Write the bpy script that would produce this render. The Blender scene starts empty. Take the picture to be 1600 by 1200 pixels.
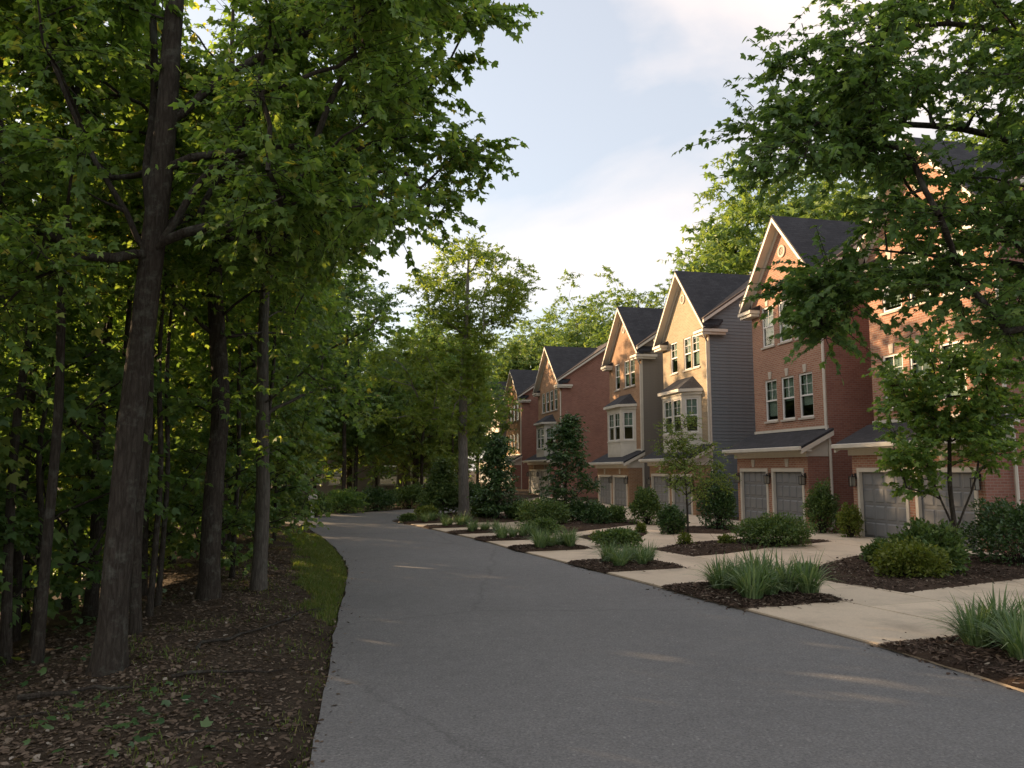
import bpy, math, random
import numpy as np
from mathutils import Vector, Matrix

# ------------------------------------------------------------------ camera, sky, sun, exposure
scene = bpy.context.scene
C = scene.collection
EYE = 2.1
PITCH = math.atan(135 / 1200)
cam = bpy.data.cameras.new('camera'); cam_o = bpy.data.objects.new('camera', cam); C.objects.link(cam_o)
cam.sensor_width = 36; cam.lens = 27; cam.clip_start = 0.05; cam.clip_end = 2000
cam_o.location = (0, 0, EYE); cam_o.rotation_euler = (math.pi / 2 + PITCH, 0, 0)
scene.camera = cam_o

SUN_EL = math.radians(12.8)
SUN_AZ = math.radians(-60.0)           # measured from +Y, clockwise positive
world = bpy.data.worlds.new('World'); scene.world = world; world.use_nodes = True
wn = world.node_tree; wn.nodes.clear()
def wnode(t, **k):
    n = wn.nodes.new(t)
    for a, b in k.items(): setattr(n, a, b)
    return n
wo = wnode('ShaderNodeOutputWorld'); bg = wnode('ShaderNodeBackground')
sky = wnode('ShaderNodeTexSky', sky_type='NISHITA', sun_disc=False, sun_elevation=SUN_EL, sun_rotation=SUN_AZ,
            altitude=200, air_density=1.0, dust_density=2.2, ozone_density=1.0)
tc = wnode('ShaderNodeTexCoord'); mp = wnode('ShaderNodeMapping')
mp.inputs['Scale'].default_value = (1.0, 1.0, 2.0); mp.inputs['Rotation'].default_value = (0.0, 0.35, 0.5)
mp.inputs['Location'].default_value = (2.3, 1.1, 0.9)
nz = wnode('ShaderNodeTexNoise'); nz.inputs['Scale'].default_value = 2.0; nz.inputs['Detail'].default_value = 7; nz.inputs['Roughness'].default_value = 0.5
nz.inputs['Distortion'].default_value = 0.4
cr = wnode('ShaderNodeValToRGB'); cr.color_ramp.elements[0].position = 0.44; cr.color_ramp.elements[1].position = 0.70
veil = wnode('ShaderNodeMix', data_type='RGBA'); veil.inputs[0].default_value = 0.46
veil.inputs[7].default_value = (4.6, 4.55, 4.65, 1)           # thin even veil of high cloud
cl = wnode('ShaderNodeMix', data_type='RGBA'); cl.inputs[7].default_value = (6.5, 5.35, 4.6, 1)
mm = wnode('ShaderNodeMath', operation='MULTIPLY'); mm.inputs[1].default_value = 0.7
L = wn.links.new
L(tc.outputs['Generated'], mp.inputs['Vector']); L(mp.outputs[0], nz.inputs['Vector']); L(nz.outputs['Fac'], cr.inputs[0])
L(cr.outputs[0], mm.inputs[0]); L(sky.outputs[0], veil.inputs[6]); L(veil.outputs[2], cl.inputs[6]); L(mm.outputs[0], cl.inputs[0])
L(cl.outputs[2], bg.inputs['Color']); bg.inputs['Strength'].default_value = 0.10
L(bg.outputs[0], wo.inputs['Surface'])

sun = bpy.data.lights.new('sun', 'SUN'); sun.energy = 4.6; sun.angle = math.radians(0.6); sun.color = (1.0, 0.69, 0.40)
sun_o = bpy.data.objects.new('sun', sun); C.objects.link(sun_o)
to_sun = Vector((math.sin(SUN_AZ) * math.cos(SUN_EL), math.cos(SUN_AZ) * math.cos(SUN_EL), math.sin(SUN_EL)))
sun_o.rotation_euler = to_sun.to_track_quat('Z', 'Y').to_euler()
sun_o.location = to_sun * 80
vs = scene.view_settings
vs.view_transform = 'Standard'; vs.look = 'None'; vs.exposure = 1.32; vs.gamma = 1.0; vs.use_curve_mapping = False
scene.cycles.max_bounces = 12; scene.cycles.diffuse_bounces = 6; scene.cycles.transmission_bounces = 8; scene.cycles.transparent_max_bounces = 6
scene.cycles.use_denoising = True

# ------------------------------------------------------------------ helpers
F = 1200.0
def ray(px, py):
    x = px - 800; y = 600 - py
    return np.array([x, F * math.cos(PITCH) - y * math.sin(PITCH), F * math.sin(PITCH) + y * math.cos(PITCH)])
def gnd(px, py, z=0.0):
    r = ray(px, py); t = (z - EYE) / r[2]
    return (float(r[0] * t), float(r[1] * t))
def at(px, py, Y):
    r = ray(px, py); t = Y / r[1]
    return np.array([r[0] * t, Y, EYE + r[2] * t])
def put(o, label=None, cat=None, group=None, kind=None):
    if label: o['label'] = label
    if cat: o['category'] = cat
    if group: o['group'] = group
    if kind: o['kind'] = kind
    return o
def link(name, me, parent=None, mat=None, loc=None):
    o = bpy.data.objects.new(name, me); C.objects.link(o)
    if parent is not None: o.parent = parent
    if mat is not None and me is not None and not me.materials: me.materials.append(mat)
    if loc is not None: o.location = loc
    return o
def empty(name, loc=(0, 0, 0), rz=0.0):
    o = bpy.data.objects.new(name, None); C.objects.link(o); o.location = loc; o.rotation_euler = (0, 0, rz); o.empty_display_size = 0.2
    return o
def copy_tree(o, parent=None):
    c = o.copy(); C.objects.link(c); c.parent = parent
    for ch in list(o.children): copy_tree(ch, c)
    return c
def np_mesh(name, V, faces_list, smooth=False):
    """faces_list: list of int arrays (n,k)"""
    me = bpy.data.meshes.new(name)
    V = np.asarray(V, np.float32)
    me.vertices.add(len(V)); me.vertices.foreach_set('co', V.ravel())
    loops = np.concatenate([f.ravel() for f in faces_list]).astype(np.int32)
    tot = np.concatenate([np.full(len(f), f.shape[1], np.int32) for f in faces_list])
    start = np.concatenate([[0], np.cumsum(tot)[:-1]]).astype(np.int32)
    me.loops.add(len(loops)); me.loops.foreach_set('vertex_index', loops)
    me.polygons.add(len(tot)); me.polygons.foreach_set('loop_start', start)
    try: me.polygons.foreach_set('loop_total', tot)
    except Exception: pass
    if smooth: me.polygons.foreach_set('use_smooth', np.ones(len(tot), bool))
    me.update(calc_edges=True); me.validate()
    return me

class MB:
    """collects faces, maps UVs in metres along and up each face"""
    def __init__(s): s.v = []; s.f = []; s.m = []
    def face(s, pts, m=0):
        b = len(s.v); s.v += [tuple(p) for p in pts]; s.f.append(list(range(b, b + len(pts)))); s.m.append(m); return s
    def box(s, x0, x1, y0, y1, z0, z1, m=0, bev=0.0):
        if bev > 0:
            return s.bevbox(x0, x1, y0, y1, z0, z1, m, bev)
        P = [(x0, y0, z0), (x1, y0, z0), (x1, y1, z0), (x0, y1, z0), (x0, y0, z1), (x1, y0, z1), (x1, y1, z1), (x0, y1, z1)]
        for q in ((0, 3, 2, 1), (4, 5, 6, 7), (0, 1, 5, 4), (1, 2, 6, 5), (2, 3, 7, 6), (3, 0, 4, 7)): s.face([P[i] for i in q], m)
        return s
    def bevbox(s, x0, x1, y0, y1, z0, z1, m, b):
        s.face([(x0 + b, y0 + b, z1), (x1 - b, y0 + b, z1), (x1 - b, y1 - b, z1), (x0 + b, y1 - b, z1)], m)
        r0 = [(x0, y0), (x1, y0), (x1, y1), (x0, y1)]; r1 = [(x0 + b, y0 + b), (x1 - b, y0 + b), (x1 - b, y1 - b), (x0 + b, y1 - b)]
        for i in range(4):
            j = (i + 1) % 4
            s.face([(*r0[i], z1 - b), (*r0[j], z1 - b), (*r1[j], z1), (*r1[i], z1)], m)
            s.face([(*r0[i], z0), (*r0[j], z0), (*r0[j], z1 - b), (*r0[i], z1 - b)], m)
        return s
    def prism(s, poly, axis, a, b, m=0):
        """poly: 2D points extruded along axis 'x' or 'y' or 'z' from a to b"""
        def mk(p, t):
            return (t, p[0], p[1]) if axis == 'x' else ((p[0], t, p[1]) if axis == 'y' else (p[0], p[1], t))
        A = [mk(p, a) for p in poly]; B = [mk(p, b) for p in poly]
        s.face(A[::-1], m); s.face(B, m)
        for i in range(len(poly)):
            j = (i + 1) % len(poly); s.face([A[i], A[j], B[j], B[i]], m)
        return s
    def slab(s, q, th, m=0, mu=None, me=None):
        """quad q (top, ccw from above) thickened downwards"""
        B = [(p[0], p[1], p[2] - th) for p in q]
        s.face(q, m); s.face(B[::-1], m if mu is None else mu)
        for i in range(len(q)):
            j = (i + 1) % len(q); s.face([B[i], B[j], q[j], q[i]], m if me is None else me)
        return s
    def tube(s, pts, r, n=8, m=0, cap=True):
        pts = [Vector(p) for p in pts]; rings = []
        rs = r if isinstance(r, (list, tuple)) else [r] * len(pts)
        for i, p in enumerate(pts):
            t = (pts[min(i + 1, len(pts) - 1)] - pts[max(i - 1, 0)]).normalized()
            u = t.orthogonal().normalized() if i == 0 else (u - t * u.dot(t)).normalized()
            w = t.cross(u)
            rings.append([p + (u * math.cos(2 * math.pi * k / n) + w * math.sin(2 * math.pi * k / n)) * rs[i] for k in range(n)])
        for a, b in zip(rings, rings[1:]):
            for k in range(n): s.face([a[k], a[(k + 1) % n], b[(k + 1) % n], b[k]], m)
        if cap: s.face(rings[0][::-1], m); s.face(rings[-1], m)
        return s
    def mesh(s, name, mats):
        me = bpy.data.meshes.new(name); me.from_pydata(s.v, [], s.f)
        for mt in (mats if isinstance(mats, (list, tuple)) else [mats]): me.materials.append(mt)
        me.polygons.foreach_set('material_index', s.m)
        uv = me.uv_layers.new(name='UVMap').data
        me.update()
        Z = Vector((0, 0, 1))
        for p in me.polygons:
            n = p.normal
            u = Z.cross(n)
            u = u.normalized() if u.length > 0.05 else Vector((1, 0, 0))
            v = n.cross(u)
            for li in p.loop_indices:
                co = me.vertices[me.loops[li].vertex_index].co
                uv[li].uv = (co.dot(u), co.dot(v))
        return me
    def build(s, name, mats, parent=None, **k):
        return put(link(name, s.mesh(name, mats), parent), **k)

# ------------------------------------------------------------------ materials
MATS = {}
def new_mat(name):
    m = bpy.data.materials.new(name); m.use_nodes = True; nt = m.node_tree
    b = nt.nodes['Principled BSDF']; MATS[name] = m
    return m, nt, b
def N(nt, t, **k):
    n = nt.nodes.new(t)
    for a, v in k.items():
        if a in n.inputs: n.inputs[a].default_value = v
        else: setattr(n, a, v)
    return n
def ramp(nt, fac, stops):
    r = nt.nodes.new('ShaderNodeValToRGB'); e = r.color_ramp.elements
    while len(e) < len(stops): e.new(0.5)
    for i, (p, c) in enumerate(stops): e[i].position = p; e[i].color = (*c, 1)
    nt.links.new(fac, r.inputs[0]); return r.outputs[0]
def bump(nt, b, h, strength, dist):
    n = nt.nodes.new('ShaderNodeBump'); n.inputs['Strength'].default_value = strength; n.inputs['Distance'].default_value = dist
    nt.links.new(h, n.inputs['Height']); nt.links.new(n.outputs[0], b.inputs['Normal'])

def mat_simple(name, col, rough=0.6, var=0.12, scale=6.0, spec=0.4, metal=0.0, bmp=0.0):
    m, nt, b = new_mat(name)
    t = N(nt, 'ShaderNodeTexCoord'); n = N(nt, 'ShaderNodeTexNoise', Scale=scale, Detail=6.0, Roughness=0.6)
    nt.links.new(t.outputs['Object'], n.inputs['Vector'])
    a = tuple(c * (1 - var) for c in col); c2 = tuple(min(1, c * (1 + var)) for c in col)
    nt.links.new(ramp(nt, n.outputs['Fac'], [(0.3, a), (0.7, c2)]), b.inputs['Base Color'])
    b.inputs['Roughness'].default_value = rough; b.inputs['Specular IOR Level'].default_value = spec; b.inputs['Metallic'].default_value = metal
    if bmp: bump(nt, b, n.outputs['Fac'], bmp, 0.01)
    return m

def mat_brick(name, c1, c2, mortar, stain=0.25):
    m, nt, b = new_mat(name)
    t = N(nt, 'ShaderNodeTexCoord')
    br = N(nt, 'ShaderNodeTexBrick'); br.offset = 0.5; br.squash = 1.0
    br.inputs['Scale'].default_value = 1.0; br.inputs['Brick Width'].default_value = 0.213; br.inputs['Row Height'].default_value = 0.076
    br.inputs['Mortar Size'].default_value = 0.009; br.inputs['Mortar Smooth'].default_value = 0.2; br.inputs['Bias'].default_value = 0.0
    br.inputs['Color1'].default_value = (*c1, 1); br.inputs['Color2'].default_value = (*c2, 1); br.inputs['Mortar'].default_value = (*mortar, 1)
    nt.links.new(t.outputs['UV'], br.inputs['Vector'])
    n = N(nt, 'ShaderNodeTexNoise', Scale=0.9, Detail=7.0, Roughness=0.65); nt.links.new(t.outputs['Object'], n.inputs['Vector'])
    mx = N(nt, 'ShaderNodeMix', data_type='RGBA', blend_type='MULTIPLY'); mx.inputs[0].default_value = stain
    nt.links.new(br.outputs['Color'], mx.inputs[6])
    nt.links.new(ramp(nt, n.outputs['Fac'], [(0.3, (0.45, 0.43, 0.42)), (0.7, (1.25, 1.2, 1.15))]), mx.inputs[7])
    nt.links.new(mx.outputs[2], b.inputs['Base Color']); b.inputs['Roughness'].default_value = 0.9; b.inputs['Specular IOR Level'].default_value = 0.2
    inv = N(nt, 'ShaderNodeMath', operation='SUBTRACT'); inv.inputs[0].default_value = 1.0; nt.links.new(br.outputs['Fac'], inv.inputs[1])
    bump(nt, b, inv.outputs[0], 0.8, 0.012)
    return m

def mat_shingle(name, c1, c2):
    m, nt, b = new_mat(name)
    t = N(nt, 'ShaderNodeTexCoord')
    br = N(nt, 'ShaderNodeTexBrick'); br.offset = 0.37; br.inputs['Scale'].default_value = 1.0
    br.inputs['Brick Width'].default_value = 0.30; br.inputs['Row Height'].default_value = 0.14; br.inputs['Mortar Size'].default_value = 0.008
    br.inputs['Color1'].default_value = (*c1, 1); br.inputs['Color2'].default_value = (*c2, 1); br.inputs['Mortar'].default_value = (*[x * 0.4 for x in c1], 1)
    nt.links.new(t.outputs['UV'], br.inputs['Vector'])
    n = N(nt, 'ShaderNodeTexNoise', Scale=1.7, Detail=8.0, Roughness=0.7); nt.links.new(t.outputs['Object'], n.inputs['Vector'])
    mx = N(nt, 'ShaderNodeMix', data_type='RGBA', blend_type='MULTIPLY'); mx.inputs[0].default_value = 0.6
    nt.links.new(br.outputs['Color'], mx.inputs[6]); nt.links.new(ramp(nt, n.outputs['Fac'], [(0.3, (0.6, 0.6, 0.6)), (0.7, (1.3, 1.3, 1.3))]), mx.inputs[7])
    nt.links.new(mx.outputs[2], b.inputs['Base Color']); b.inputs['Roughness'].default_value = 0.85; b.inputs['Specular IOR Level'].default_value = 0.25
    bump(nt, b, br.outputs['Fac'], -0.5, 0.01)
    return m

def mat_leaf(name, stops, trans=0.38, rough=0.5, spec=0.35):
    m, nt, b = new_mat(name)
    g = N(nt, 'ShaderNodeNewGeometry')
    col = ramp(nt, g.outputs['Random Per Island'], stops)
    nt.links.new(col, b.inputs['Base Color']); b.inputs['Roughness'].default_value = rough; b.inputs['Specular IOR Level'].default_value = spec
    tr = N(nt, 'ShaderNodeBsdfTranslucent'); mx = N(nt, 'ShaderNodeMixShader'); mx.inputs[0].default_value = trans
    br = N(nt, 'ShaderNodeMix', data_type='RGBA', blend_type='MULTIPLY'); br.inputs[0].default_value = 1.0; br.inputs[7].default_value = (2.0, 1.9, 0.8, 1)
    nt.links.new(col, br.inputs[6]); nt.links.new(br.outputs[2], tr.inputs['Color'])
    out = nt.nodes['Material Output']
    nt.links.new(b.outputs[0], mx.inputs[1]); nt.links.new(tr.outputs[0], mx.inputs[2]); nt.links.new(mx.outputs[0], out.inputs['Surface'])
    return m

M_leafA = mat_leaf('leaf_maple', [(0.0, (0.095, 0.172, 0.048)), (0.5, (0.136, 0.228, 0.062)), (0.95, (0.205, 0.290, 0.085)), (1.0, (0.379, 0.330, 0.071))], 0.5)
M_leafB = mat_leaf('leaf_deep_green', [(0.0, (0.081, 0.153, 0.056)), (0.6, (0.118, 0.204, 0.070)), (1.0, (0.184, 0.267, 0.089))], 0.46)
M_leafC = mat_leaf('leaf_yellow_green', [(0.0, (0.108, 0.180, 0.044)), (0.6, (0.160, 0.230, 0.063)), (1.0, (0.244, 0.289, 0.080))], 0.42)
M_leafM = mat_leaf('leaf_bright_green', [(0.0, (0.122, 0.193, 0.044)), (0.6, (0.168, 0.242, 0.059)), (1.0, (0.235, 0.286, 0.074))], 0.5)
M_leafD = mat_leaf('leaf_far_oak', [(0.0, (0.117, 0.193, 0.062)), (0.6, (0.158, 0.243, 0.081)), (1.0, (0.233, 0.293, 0.107))], 0.35)
M_leafE = mat_leaf('leaf_evergreen', [(0.0, (0.034, 0.078, 0.028)), (0.6, (0.054, 0.111, 0.033)), (1.0, (0.095, 0.158, 0.046))], 0.18, 0.4, 0.5)
M_leafS = mat_leaf('leaf_shrub', [(0.0, (0.061, 0.110, 0.035)), (0.6, (0.094, 0.158, 0.046)), (1.0, (0.152, 0.207, 0.062))], 0.25)
M_leafY = mat_leaf('leaf_lime_shrub', [(0.0, (0.094, 0.138, 0.024)), (0.6, (0.138, 0.176, 0.033)), (1.0, (0.198, 0.220, 0.050))], 0.3)
M_blade = mat_leaf('strap_leaf', [(0.0, (0.083, 0.145, 0.059)), (0.6, (0.131, 0.207, 0.092)), (1.0, (0.235, 0.304, 0.145))], 0.25)
M_grass = mat_leaf('grass_blade', [(0.0, (0.080, 0.125, 0.028)), (0.6, (0.115, 0.165, 0.036)), (0.9, (0.16, 0.18, 0.06)), (1.0, (0.24, 0.20, 0.10))], 0.35)
M_litter = mat_leaf('litter_leaf', [(0.0, (0.058, 0.042, 0.029)), (0.4, (0.111, 0.078, 0.052)), (0.8, (0.163, 0.117, 0.081)), (0.96, (0.221, 0.176, 0.130)), (1.0, (0.338, 0.299, 0.247))], 0.12, 0.8)
M_chip = mat_leaf('bark_chip', [(0.0, (0.044, 0.030, 0.023)), (0.5, (0.103, 0.068, 0.049)), (0.9, (0.164, 0.118, 0.084)), (1.0, (0.328, 0.287, 0.226))], 0.0, 0.9, 0.2)
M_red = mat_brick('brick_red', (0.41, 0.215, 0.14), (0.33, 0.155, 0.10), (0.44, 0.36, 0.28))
M_red_shaded = mat_brick('brick_red_shaded', (0.35, 0.165, 0.122), (0.28, 0.122, 0.092), (0.33, 0.24, 0.19))  # red brick for side walls, their shade put into the colour
M_tan = mat_brick('brick_tan', (0.42, 0.33, 0.215), (0.35, 0.265, 0.17), (0.45, 0.39, 0.30))
M_orange = mat_brick('brick_orange', (0.40, 0.235, 0.135), (0.33, 0.185, 0.10), (0.42, 0.33, 0.24))
M_shingle = mat_shingle('shingle_charcoal', (0.050, 0.050, 0.054), (0.034, 0.034, 0.038))
M_sh_brown_sunlit = mat_shingle('shingle_brown_and_sunlit', (0.12, 0.095, 0.08), (0.085, 0.068, 0.058))  # true brown on the far house; sun-warmth put into charcoal on main roofs
M_white = mat_simple('white_trim_paint', (0.74, 0.71, 0.66), 0.5, 0.05, 3.0)
M_cream = mat_simple('cream_trim_paint', (0.62, 0.57, 0.48), 0.55, 0.06, 3.0)
M_sidingG = mat_simple('siding_grey', (0.155, 0.185, 0.20), 0.6, 0.10, 2.0)
M_sidingB = mat_simple('siding_taupe', (0.21, 0.18, 0.15), 0.6, 0.10, 2.0)
M_sidingW = mat_simple('siding_pale', (0.55, 0.50, 0.42), 0.6, 0.08, 2.0)
M_door = mat_simple('garage_door_grey', (0.20, 0.205, 0.21), 0.45, 0.06, 2.0)
M_black = mat_simple('black_metal', (0.015, 0.015, 0.016), 0.4, 0.1)
M_blind = mat_simple('window_blind', (0.78, 0.80, 0.72), 0.8, 0.05, 2.0)
M_stone = mat_simple('cast_stone', (0.50, 0.44, 0.36), 0.8, 0.12, 8.0)

def mat_glass():
    m, nt, b = new_mat('window_glass')
    out = nt.nodes['Material Output']
    tr = N(nt, 'ShaderNodeBsdfTransparent'); tr.inputs[0].default_value = (0.72, 0.78, 0.76, 1)
    gl = N(nt, 'ShaderNodeBsdfGlossy'); gl.inputs['Roughness'].default_value = 0.02
    lw0 = N(nt, 'ShaderNodeLayerWeight'); pw_ = N(nt, 'ShaderNodeMath', operation='POWER'); pw_.inputs[1].default_value = 4.0; nt.links.new(lw0.outputs['Facing'], pw_.inputs[0])
    lw = N(nt, 'ShaderNodeMapRange'); lw.inputs['To Min'].default_value = 0.05; lw.inputs['To Max'].default_value = 0.75; nt.links.new(pw_.outputs[0], lw.inputs['Value'])
    mx = N(nt, 'ShaderNodeMixShader'); nt.links.new(lw.outputs[0], mx.inputs[0])
    nt.links.new(tr.outputs[0], mx.inputs[1]); nt.links.new(gl.outputs[0], mx.inputs[2]); nt.links.new(mx.outputs[0], out.inputs['Surface'])
    return m
M_glass = mat_glass()
def mat_lampglass():
    m, nt, b = new_mat('lantern_glass'); b.inputs['Base Color'].default_value = (0.25, 0.24, 0.2, 1); b.inputs['Roughness'].default_value = 0.1
    return m
M_lamp = mat_lampglass()

def mat_bark(name, dark, light, sc=1.0):
    m, nt, b = new_mat(name)
    t = N(nt, 'ShaderNodeTexCoord'); mpp = N(nt, 'ShaderNodeMapping'); mpp.inputs['Scale'].default_value = (30 * sc, 30 * sc, 5.5 * sc)
    nt.links.new(t.outputs['Object'], mpp.inputs[0])
    v = N(nt, 'ShaderNodeTexVoronoi', feature='DISTANCE_TO_EDGE', Scale=1.6); n = N(nt, 'ShaderNodeTexNoise', Scale=1.3, Detail=8.0, Roughness=0.7, Distortion=0.6)
    n2 = N(nt, 'ShaderNodeTexNoise', Scale=4.5, Detail=7.0, Roughness=0.7)
    nt.links.new(mpp.outputs[0], n.inputs['Vector']); nt.links.new(t.outputs['Object'], n2.inputs['Vector'])
    ad = N(nt, 'ShaderNodeMix', data_type='VECTOR'); ad.inputs[0].default_value = 0.6
    nt.links.new(mpp.outputs[0], ad.inputs[4]); nt.links.new(n.outputs['Color'], ad.inputs[5]); nt.links.new(ad.outputs[1], v.inputs['Vector'])
    mu = N(nt, 'ShaderNodeMath', operation='MULTIPLY'); nt.links.new(n.outputs['Fac'], mu.inputs[0])
    mr = N(nt, 'ShaderNodeMapRange'); mr.inputs['From Max'].default_value = 0.22; mr.inputs['To Min'].default_value = 0.7; mr.inputs['To Max'].default_value = 1.15
    nt.links.new(v.outputs['Distance'], mr.inputs['Value']); nt.links.new(mr.outputs[0], mu.inputs[1])
    col = ramp(nt, mu.outputs[0], [(0.15, dark), (0.7, light)])
    mx = N(nt, 'ShaderNodeMix', data_type='RGBA', blend_type='MIX')
    lich = ramp(nt, n2.outputs['Fac'], [(0.52, (0, 0, 0)), (0.64, (1, 1, 1))])
    sc_ = N(nt, 'ShaderNodeMath', operation='MULTIPLY'); sc_.inputs[1].default_value = 0.45; nt.links.new(lich, sc_.inputs[0]); nt.links.new(sc_.outputs[0], mx.inputs[0])
    nt.links.new(col, mx.inputs[6]); mx.inputs[7].default_value = (0.15, 0.155, 0.13, 1)
    nt.links.new(mx.outputs[2], b.inputs['Base Color']); b.inputs['Roughness'].default_value = 0.95; b.inputs['Specular IOR Level'].default_value = 0.15
    bump(nt, b, mu.outputs[0], 0.9, 0.03)
    return m
M_bark = mat_bark('bark_brown', (0.020, 0.016, 0.012), (0.076, 0.064, 0.052))
M_barkG = mat_bark('bark_pale_grey', (0.10, 0.09, 0.078), (0.26, 0.24, 0.21), 0.7)
M_barkS = mat_bark('bark_smooth_grey', (0.055, 0.048, 0.040), (0.145, 0.130, 0.110), 0.8)

def mat_asphalt():
    m, nt, b = new_mat('asphalt')
    t = N(nt, 'ShaderNodeTexCoord')
    n1 = N(nt, 'ShaderNodeTexNoise', Scale=0.35, Detail=5.0, Roughness=0.6); n2 = N(nt, 'ShaderNodeTexNoise', Scale=42.0, Detail=5.0, Roughness=0.8)
    v = N(nt, 'ShaderNodeTexVoronoi', Scale=45.0); n3 = N(nt, 'ShaderNodeTexNoise', Scale=5.0, Detail=6.0, Roughness=0.65)
    for q in (n1, n2, v, n3): nt.links.new(t.outputs['Object'], q.inputs['Vector'])
    base = ramp(nt, n1.outputs['Fac'], [(0.3, (0.170, 0.166, 0.160)), (0.7, (0.205, 0.200, 0.192))])
    m1 = N(nt, 'ShaderNodeMix', data_type='RGBA', blend_type='MULTIPLY'); m1.inputs[0].default_value = 0.85
    nt.links.new(base, m1.inputs[6]); nt.links.new(ramp(nt, n2.outputs['Fac'], [(0.30, (0.45, 0.45, 0.45)), (0.52, (1, 1, 1)), (0.70, (1.65, 1.62, 1.58))]), m1.inputs[7])
    m2 = N(nt, 'ShaderNodeMix', data_type='RGBA', blend_type='MULTIPLY'); m2.inputs[0].default_value = 0.7
    nt.links.new(m1.outputs[2], m2.inputs[6]); nt.links.new(ramp(nt, v.outputs['Color'], [(0.0, (0.7, 0.7, 0.7)), (0.9, (1.1, 1.1, 1.1)), (1.0, (1.9, 1.85, 1.8))]), m2.inputs[7])
    m3 = N(nt, 'ShaderNodeMix', data_type='RGBA', blend_type='MULTIPLY'); m3.inputs[0].default_value = 0.5
    nt.links.new(m2.outputs[2], m3.inputs[6]); nt.links.new(ramp(nt, n3.outputs['Fac'], [(0.3, (0.8, 0.8, 0.8)), (0.7, (1.15, 1.15, 1.15))]), m3.inputs[7])
    vc = N(nt, 'ShaderNodeTexVoronoi', feature='DISTANCE_TO_EDGE', Scale=0.22); wv = N(nt, 'ShaderNodeTexNoise', Scale=1.1, Detail=8.0, Roughness=0.7)
    nt.links.new(t.outputs['Object'], wv.inputs['Vector']); wm = N(nt, 'ShaderNodeMix', data_type='VECTOR'); wm.inputs[0].default_value = 0.35
    nt.links.new(t.outputs['Object'], wm.inputs[4]); nt.links.new(wv.outputs['Color'], wm.inputs[5]); nt.links.new(wm.outputs[1], vc.inputs['Vector'])
    m4 = N(nt, 'ShaderNodeMix', data_type='RGBA', blend_type='MULTIPLY'); m4.inputs[0].default_value = 0.3
    nt.links.new(m3.outputs[2], m4.inputs[6]); nt.links.new(ramp(nt, vc.outputs['Distance'], [(0.0, (0.35, 0.35, 0.35)), (0.006, (1, 1, 1))]), m4.inputs[7])
    n5 = N(nt, 'ShaderNodeTexNoise', Scale=1.6, Detail=3.0); nt.links.new(t.outputs['Object'], n5.inputs['Vector'])
    m5 = N(nt, 'ShaderNodeMix', data_type='RGBA', blend_type='MULTIPLY'); m5.inputs[0].default_value = 0.5
    nt.links.new(m4.outputs[2], m5.inputs[6]); nt.links.new(ramp(nt, n5.outputs['Fac'], [(0.68, (1, 1, 1)), (0.80, (0.62, 0.61, 0.60))]), m5.inputs[7])
    nt.links.new(m5.outputs[2], b.inputs['Base Color'])
    b.inputs['Roughness'].default_value = 0.82; b.inputs['Specular IOR Level'].default_value = 0.35
    bump(nt, b, n2.outputs['Fac'], 0.5, 0.006)
    return m
M_asphalt = mat_asphalt()
def mat_concrete(name, c, joint=False):
    m, nt, b = new_mat(name)
    t = N(nt, 'ShaderNodeTexCoord'); oi = N(nt, 'ShaderNodeObjectInfo')
    n1 = N(nt, 'ShaderNodeTexNoise', Scale=0.8, Detail=8.0, Roughness=0.65); n2 = N(nt, 'ShaderNodeTexNoise', Scale=40.0, Detail=4.0, Roughness=0.7)
    for q in (n1, n2): nt.links.new(t.outputs['Object'], q.inputs['Vector'])
    base = ramp(nt, n1.outputs['Fac'], [(0.30, tuple(x * 0.70 for x in c)), (0.48, c), (0.75, tuple(x * 1.10 for x in c))])
    m1 = N(nt, 'ShaderNodeMix', data_type='RGBA', blend_type='MULTIPLY'); m1.inputs[0].default_value = 0.6
    nt.links.new(base, m1.inputs[6]); nt.links.new(ramp(nt, n2.outputs['Fac'], [(0.3, (0.8, 0.8, 0.8)), (0.7, (1.15, 1.15, 1.15))]), m1.inputs[7])
    m2 = N(nt, 'ShaderNodeMix', data_type='RGBA', blend_type='MULTIPLY'); m2.inputs[0].default_value = 1.0
    nt.links.new(m1.outputs[2], m2.inputs[6]); nt.links.new(ramp(nt, oi.outputs['Random'], [(0.0, (0.90, 0.90, 0.90)), (1.0, (1.07, 1.06, 1.05))]), m2.inputs[7])
    nt.links.new(m2.outputs[2], b.inputs['Base Color']); b.inputs['Roughness'].default_value = 0.88; b.inputs['Specular IOR Level'].default_value = 0.3
    bump(nt, b, n2.outputs['Fac'], 0.25, 0.004)
    return m
M_conc = mat_concrete('concrete_tan', (0.63, 0.52, 0.385)); M_joint = mat_concrete('concrete_joint', (0.22, 0.185, 0.14))
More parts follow.
